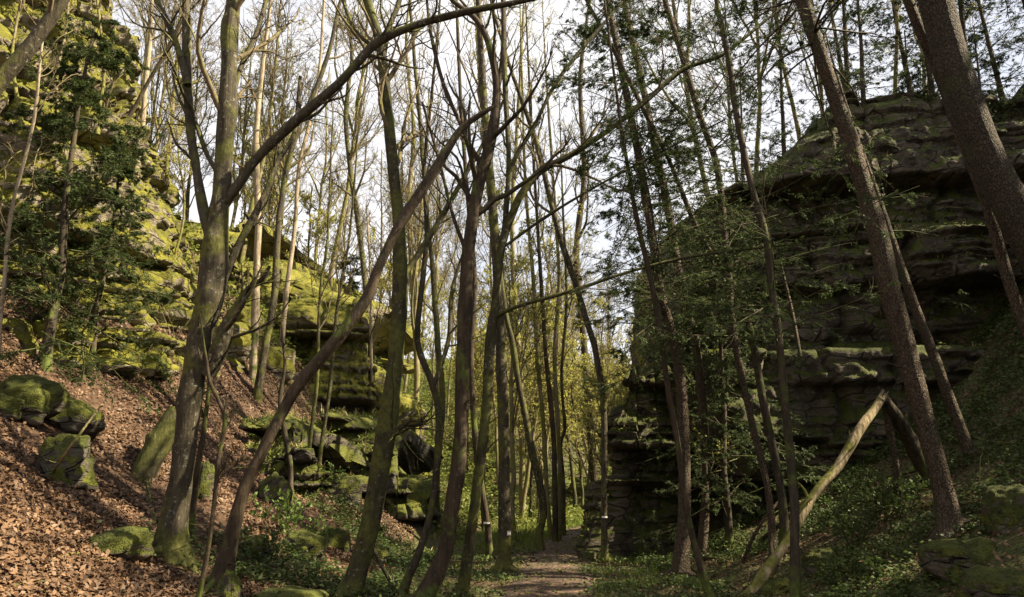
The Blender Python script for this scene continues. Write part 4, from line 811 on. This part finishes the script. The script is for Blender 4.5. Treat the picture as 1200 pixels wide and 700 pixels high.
STK = [('long bare stick slanting up from the ground left of the fallen log', [(838, 676, 6, None), (880, 645, 6, None), (925, 606, 5, 13.2), (950, 585, 4, 13.4)], 'bark_red', 3), ('thin dead branch lying behind the upper part of the log', [(935, 600, 5, None), (980, 578, 5, None), (1020, 560, 4, None)], 'bark_red', 4),
       ('grey branch lying on the plants under the leaning spruce', [(1075, 598, 5, None), (1105, 590, 5, None), (1150, 592, 4, None)], 'dead_wood', 3), ('thin branch on the bank right of the leaning spruce', [(1128, 585, 4, None), (1165, 560, 4, None), (1198, 545, 3, None)], 'dead_wood', 4),
       ('curved dark twig arching over the slope by the arched trunk', [(470, 700, 5, 11.0), (450, 668, 5, 11.1), (436, 640, 4, 11.2)], 'bark_dark', 2), ('thin stick lying on the leaves above the moss hummock', [(172, 566, 3, None), (177, 590, 3, None), (182, 612, 3, None)], 'bark_red', 2),
       ('twiggy branch across the boulders on the slope', [(58, 560, 3, None), (85, 520, 3, 9.2), (118, 476, 2, 9.6)], 'dead_wood', 4), ('thin slanting stick before the foot of the log', [(892, 690, 4, None), (918, 640, 4, 10.6), (940, 606, 3, 10.8)], 'dead_wood', 3),
       ('short branch lying across the bank above the spruce foot', [(1040, 560, 4, None), (1075, 552, 4, None), (1120, 530, 3, None)], 'bark_red', 4), ('broken branch at the bottom edge by the flared spruce', [(745, 692, 4, None), (775, 684, 4, None), (806, 690, 3, None)], 'bark_red', 3),
       ('dead branch hanging down the dark cliff face', [(938, 418, 4, 15.0), (928, 365, 4, 15.2), (915, 310, 3, 15.3)], 'bark_spruce', 2), ('thin stick crossing under the middle of the propped log', [(900, 600, 4, None), (950, 590, 4, None), (1000, 572, 3, None)], 'bark_red', 3), ('bent dead stick rising from the foot of the trio of spruces', [(870, 660, 4, None), (888, 620, 4, 12.5), (912, 588, 3, 12.9)], 'bark_spruce', 3),
       ('pale stick lying on the herbs right of the log foot', [(950, 668, 4, None), (985, 640, 4, None), (1025, 628, 3, None)], 'dead_wood', 3), ('dark branch lying along the foot of the cliff hollow', [(735, 662, 4, None), (780, 655, 4, None), (850, 655, 3, None)], 'bark_dark', 4),
       ('crooked stick low in the bottom right corner', [(1080, 690, 4, None), (1120, 676, 4, None), (1165, 670, 3, None)], 'bark_red', 3), ('short grey stick on the leaf slope left of the moss hummock', [(60, 660, 4, None), (85, 650, 4, None), (108, 655, 3, None)], 'dead_wood', 3),
       ('thin stick on the leaves at the bottom left corner', [(10, 690, 4, None), (40, 682, 4, None), (80, 690, 3, None)], 'bark_red', 3), ('long fallen pole on the right bank', [(1130, 510, 5, None), (1160, 520, 5, None), (1205, 522, 4, None)], 'bark_red', 3)]
for i, (lb, pts, mt, tw) in enumerate(STK): stick('dead_branch', lb, pts, 0, mt, 'branch', 26, 7, .1, twigs=tw, seed=60+i)

# ------------------------------------------------------------------ litter, herbs, grass, shrubs
def slope_normal(x, y):
    e = .06; hx = (height(x+e, y)-height(x-e, y))/(2*e); hy = (height(x, y+e)-height(x, y-e))/(2*e)
    return nrm(np.stack([-hx, -hy, np.ones_like(hx)], -1))
def scatter(g, n, x0, x1, y0, y1, pw=1.6):
    y = y0*(y1/y0)**(g.random(n)**(1/pw*1.2)); x = g.uniform(x0, x1, n); return x, y
g = R(500)
def leaf_litter(n, x0, x1, y0, y1, sz, keep):
    x, y = scatter(g, n, x0, x1, y0, y1); k = keep(x, y); x, y = x[k], y[k]; m = len(x)
    nn = nrm(slope_normal(x, y)+.42*g.normal(size=(m, 3))); d = rdir(g, m); d = nrm(d-(d*nn).sum(-1, keepdims=True)*nn)
    c = np.stack([x, y, height(x, y)+g.uniform(.004, .045, m)], 1)
    return blades(c, d, nn, g.uniform(.45, 1.5, m)*sz, g.uniform(.4, .8, m)*sz, .25)
b = Bag()
b.add(*leaf_litter(225000, -13, -1, 4, 24, .064, lambda x, y: (x < -1.5-.1*(y-10)) & (np.abs(x) < y*.75+2.2) & (g.random(len(x)) < smooth(-1.2, -2.8, x)*(.22+.78*smooth(-.45, .05, vnoise(x*.55, y*.55, 2.)+.5*vnoise(x*1.9, y*1.9, 6.))))))
b.add(*leaf_litter(16000, -3, 5, 8, 32, .055, lambda x, y: (np.abs(x-path_x(y)) < 2.4) & (g.random(len(x)) < .25+.75*smooth(.35, .8, np.abs(x-path_x(y))))))
b.add(*leaf_litter(26000, 3, 15, 7, 19, .065, lambda x, y: g.random(len(x)) < .8))
tag(b.build('leaf_litter', M['litter']), 'brown fallen beech leaves covering the slope and floor', 'fallen leaves', kind='stuff')
def herbs(n, x0, x1, y0, y1, keep, nl=6, hgt=.12, ls=.06):
    x, y = scatter(g, n, x0, x1, y0, y1); k = keep(x, y); x, y = x[k], y[k]; m = len(x)
    hh = g.uniform(.4, 1.3, m)*hgt; c0 = np.stack([x, y, height(x, y)], 1)
    C_ = np.repeat(c0, nl, 0)+np.stack([g.normal(size=m*nl)*.05, g.normal(size=m*nl)*.05, np.repeat(hh, nl)*g.uniform(.3, 1.1, m*nl)], 1)
    d = nrm(rdir(g, m*nl)*np.array([1, 1, .35])); nn = nrm(np.array([0, 0, 1.])+.5*g.normal(size=(m*nl, 3)))
    V, Q = blades(C_, d, nn, g.uniform(.6, 1.3, m*nl)*ls, g.uniform(.5, .8, m*nl)*ls)
    return V, Q
cl = lambda x, y, s=.7, o=0.: vnoise(x*s+o, y*s+4.)
b = Bag()
b.add(*herbs(9000, -13, 1, 19, 46, lambda x, y: (x < -1.2) & (cl(x, y, .6, 2) > -.35), 8, .35, .13))
b.add(*herbs(9000, -14, 1, 32, 75, lambda x, y: x < -.5, 8, .5, .2))
b.add(*herbs(9000, -2, 16, 24, 60, lambda x, y: (np.abs(x-path_x(y)) > .9+np.clip(y-28, 0, 9)*.12) & (cl(x, y, .5, 5) > -.3), 8, .4, .15))
tag(b.build('undergrowth', M['undergrowth']), 'yellow-green low undergrowth on the far slopes', 'undergrowth', kind='stuff')
b = Bag()
b.add(*herbs(12500, 2.2, 13, 7.5, 17.5, lambda x, y: (cl(x, y, .9) > -.12) & (x > 2.6), 8, .14, .055))
b.add(*herbs(4500, 7.5, 15, 12, 20, lambda x, y: cl(x, y, 1.1, 5) > -.3, 8, .2, .07))
b.add(*herbs(3800, -2.6, 3.2, 8.5, 17, lambda x, y: (np.abs(x-path_x(y)) > .62+.25*cl(x, y, 1.5)) & (cl(x, y, 1.1, 3) > -.1), 7, .09, .05))
b.add(*herbs(5500, -6, -1.6, 9, 16.5, lambda x, y: (cl(x, y, .8, 7) > .0) & (g.random(len(x)) < smooth(-5.5, -3, x)), 7, .16, .06))
tag(b.build('ground_herbs', M['herb']), 'low green leafy herbs on the right bank and beside the path', 'ground plants', kind='stuff')
lb_ = Bag(); lgr = Bag()
for nm, cc in LEDGE:
    m = min(len(cc), 2600 if 'cliff' in nm else 1100); q = cc[g.choice(len(cc), m, replace=False)]
    q = q[vnoise(q[:, 0]*.9, q[:, 1]*.9, q[:, 2]*.9) > -.05]; m = len(q)
    C_ = np.repeat(q, 5, 0)+g.normal(size=(m*5, 3))*np.array([.06, .06, .03])+np.array([0, 0, .05]); k = len(C_)
    lb_.add(*blades(C_, nrm(rdir(g, k)*np.array([1, 1, .5])), nrm(np.array([0, 0, 1.])+.6*g.normal(size=(k, 3))), g.uniform(.4, 1.3, k)*.085, g.uniform(.4, .8, k)*.06))
    C_ = np.repeat(q[::3], 7, 0); k = len(C_); C_ = C_+g.normal(size=(k, 3))*.03
    lgr.add(*blades(C_, nrm(np.stack([g.normal(size=k)*.6, g.normal(size=k)*.6, np.ones(k)], 1)), nrm(rdir(g, k)*np.array([1, 1, .1])), g.uniform(.5, 1.4, k)*.16, g.uniform(.012, .02, k)))
tag(lb_.build('ledge_plants', M['grass']), 'small green plants rooted on the rock ledges', 'plants', kind='stuff')
tag(lgr.build('ledge_grass', M['straw']), 'thin grass tufts on the rock ledges', 'grass', kind='stuff')
def grassy(n, x0, x1, y0, y1, keep, ln=.14):
    x, y = scatter(g, n, x0, x1, y0, y1); k = keep(x, y); x, y = x[k], y[k]; m = len(x)
    d = nrm(np.stack([g.normal(size=m)*.5, g.normal(size=m)*.5, np.ones(m)], 1)); nn = nrm(np.stack([g.normal(size=m), g.normal(size=m), np.zeros(m)+.05], 1))
    return blades(np.stack([x, y, height(x, y)-.01], 1), d, nn, g.uniform(.5, 1.3, m)*ln, g.uniform(.012, .022, m), 0)
b = Bag()
b.add(*grassy(42000, -1.5, 8, 18, 34, lambda x, y: (np.abs(x-path_x(y)) > .62) & (np.abs(x-path_x(y)) < 3.) & (cl(x, y, .7, 1) > -.3), .16))
b.add(*grassy(6000, -1.5, 3.2, 9, 18, lambda x, y: (np.abs(x-path_x(y)) > .65) & (cl(x, y, 1.2, 9) > .15), .12))
tag(b.build('grass', M['grass']), 'short green grass along the edges of the footpath', 'grass', kind='stuff')
def shrub(label, px, py, hgt, spread, nst, lm, nl, ls, seed, Yd=None, cat='shrub', name='shrub', stem='twig_dark'):
    g = R(seed)
    p = hit(px, py)[0] if Yd is None else at(px, py, Yd)[0]
    base = np.array([p[0], p[1], float(height(p[0], p[1])) if Yd is None else p[2]]); root = empty(name, Vector(base), label, cat)
    st = np.zeros((nst, 6, 3)); d = nrm(np.stack([g.normal(size=nst)*spread, g.normal(size=nst)*spread, np.ones(nst)], 1)); q = np.zeros((nst, 3)); q[:, :2] = g.normal(size=(nst, 2))*.06; q[:, 2] = -.05; st[:, 0] = q
    for j in range(1, 6):
        d = nrm(d+.14*g.normal(size=(nst, 3))); q = q+d*hgt/5*g.uniform(.7, 1.1, (nst, 1)); st[:, j] = q
    r = np.full((nst, 6), .008)*np.linspace(1, .4, 6); b = Bag(); b.add(*tubes(st, r, 5))
    P2, R2, L2 = grow(g, st, r, 6, .3, 1., .8, hgt*.4, .6, 5, .15, .2); b.add(*tubes(P2, np.maximum(R2, .002), 3)); b.build('stems', M[stem], root)
    if nl:
        C_, D = along(g, P2, nl, .1, 1.); m = len(C_); lf = Bag()
        lf.add(*blades(C_, nrm(D+rdir(g, m)), nrm(np.array([0, 0, 1.2])+g.normal(size=(m, 3))*.6), g.uniform(.6, 1.2, m)*ls, g.uniform(.4, .7, m)*ls)); lf.build('foliage', M[lm], root)
    return root
SH = [('bright-leaved little shrub at the foot of the slope', 325, 628, .8, .6, 8, 'leaf_green', 7, .085), ('second bright-leaved shrub below the slope ledge', 355, 640, .6, .6, 6, 'leaf_green', 7, .075), ('low leafy shrub right of the leaning stump', 300, 655, .5, .7, 7, 'herb', 7, .07),
      ('yellow-green sprouts hanging in front of the dark cliff', 830, 560, 1.2, .7, 7, 'leaf_spring', 4, .06), ('leafy bramble beneath the propped log', 1035, 610, .8, .7, 10, 'herb', 8, .075), ('leafy bramble at the foot of the upright stake', 1060, 600, .7, .7, 8, 'leaf_green', 6, .07),
      ('leafy plants left of the mossy mound at the bottom right', 1000, 690, .6, .8, 10, 'herb', 8, .075), ('low bramble patch in the right bank shade', 1010, 640, .6, .8, 10, 'herb', 8, .07), ('evergreen fern tuft on the slope boulder edge', 205, 470, .7, .8, 9, 'herb', 7, .06),
      ('leafless grey bush on the slope above the leaning stump', 225, 450, .9, .8, 10, None, 0, 0), ('pale leafless bush at the foot of the sunlit cliff', 205, 400, 1.4, .7, 12, None, 0, 0), ('green fern on the mossy ledge under the rods', 405, 520, .6, 1., 10, 'herb', 8, .07),
      ('holly-like sprig beside the poles on the slope', 385, 575, .7, .7, 7, 'leaf_green', 6, .06), ('yellow-green saplings at the edge of the grass by the path', 612, 640, 1.4, .4, 6, 'leaf_spring', 6, .06), ('small bright bush left of the path clump', 620, 600, 1.6, .5, 8, 'leaf_spring', 7, .07)]
for i, (lb, px, py, hg, sp_, ns, lm, nl, ls) in enumerate(SH): shrub(lb, px, py, hg, sp_, ns, lm, nl, ls, 700+i, Yd=15.2 if 'hanging' in lb else None, stem='bark_pale' if 'pale' in lb else 'twig_dark')
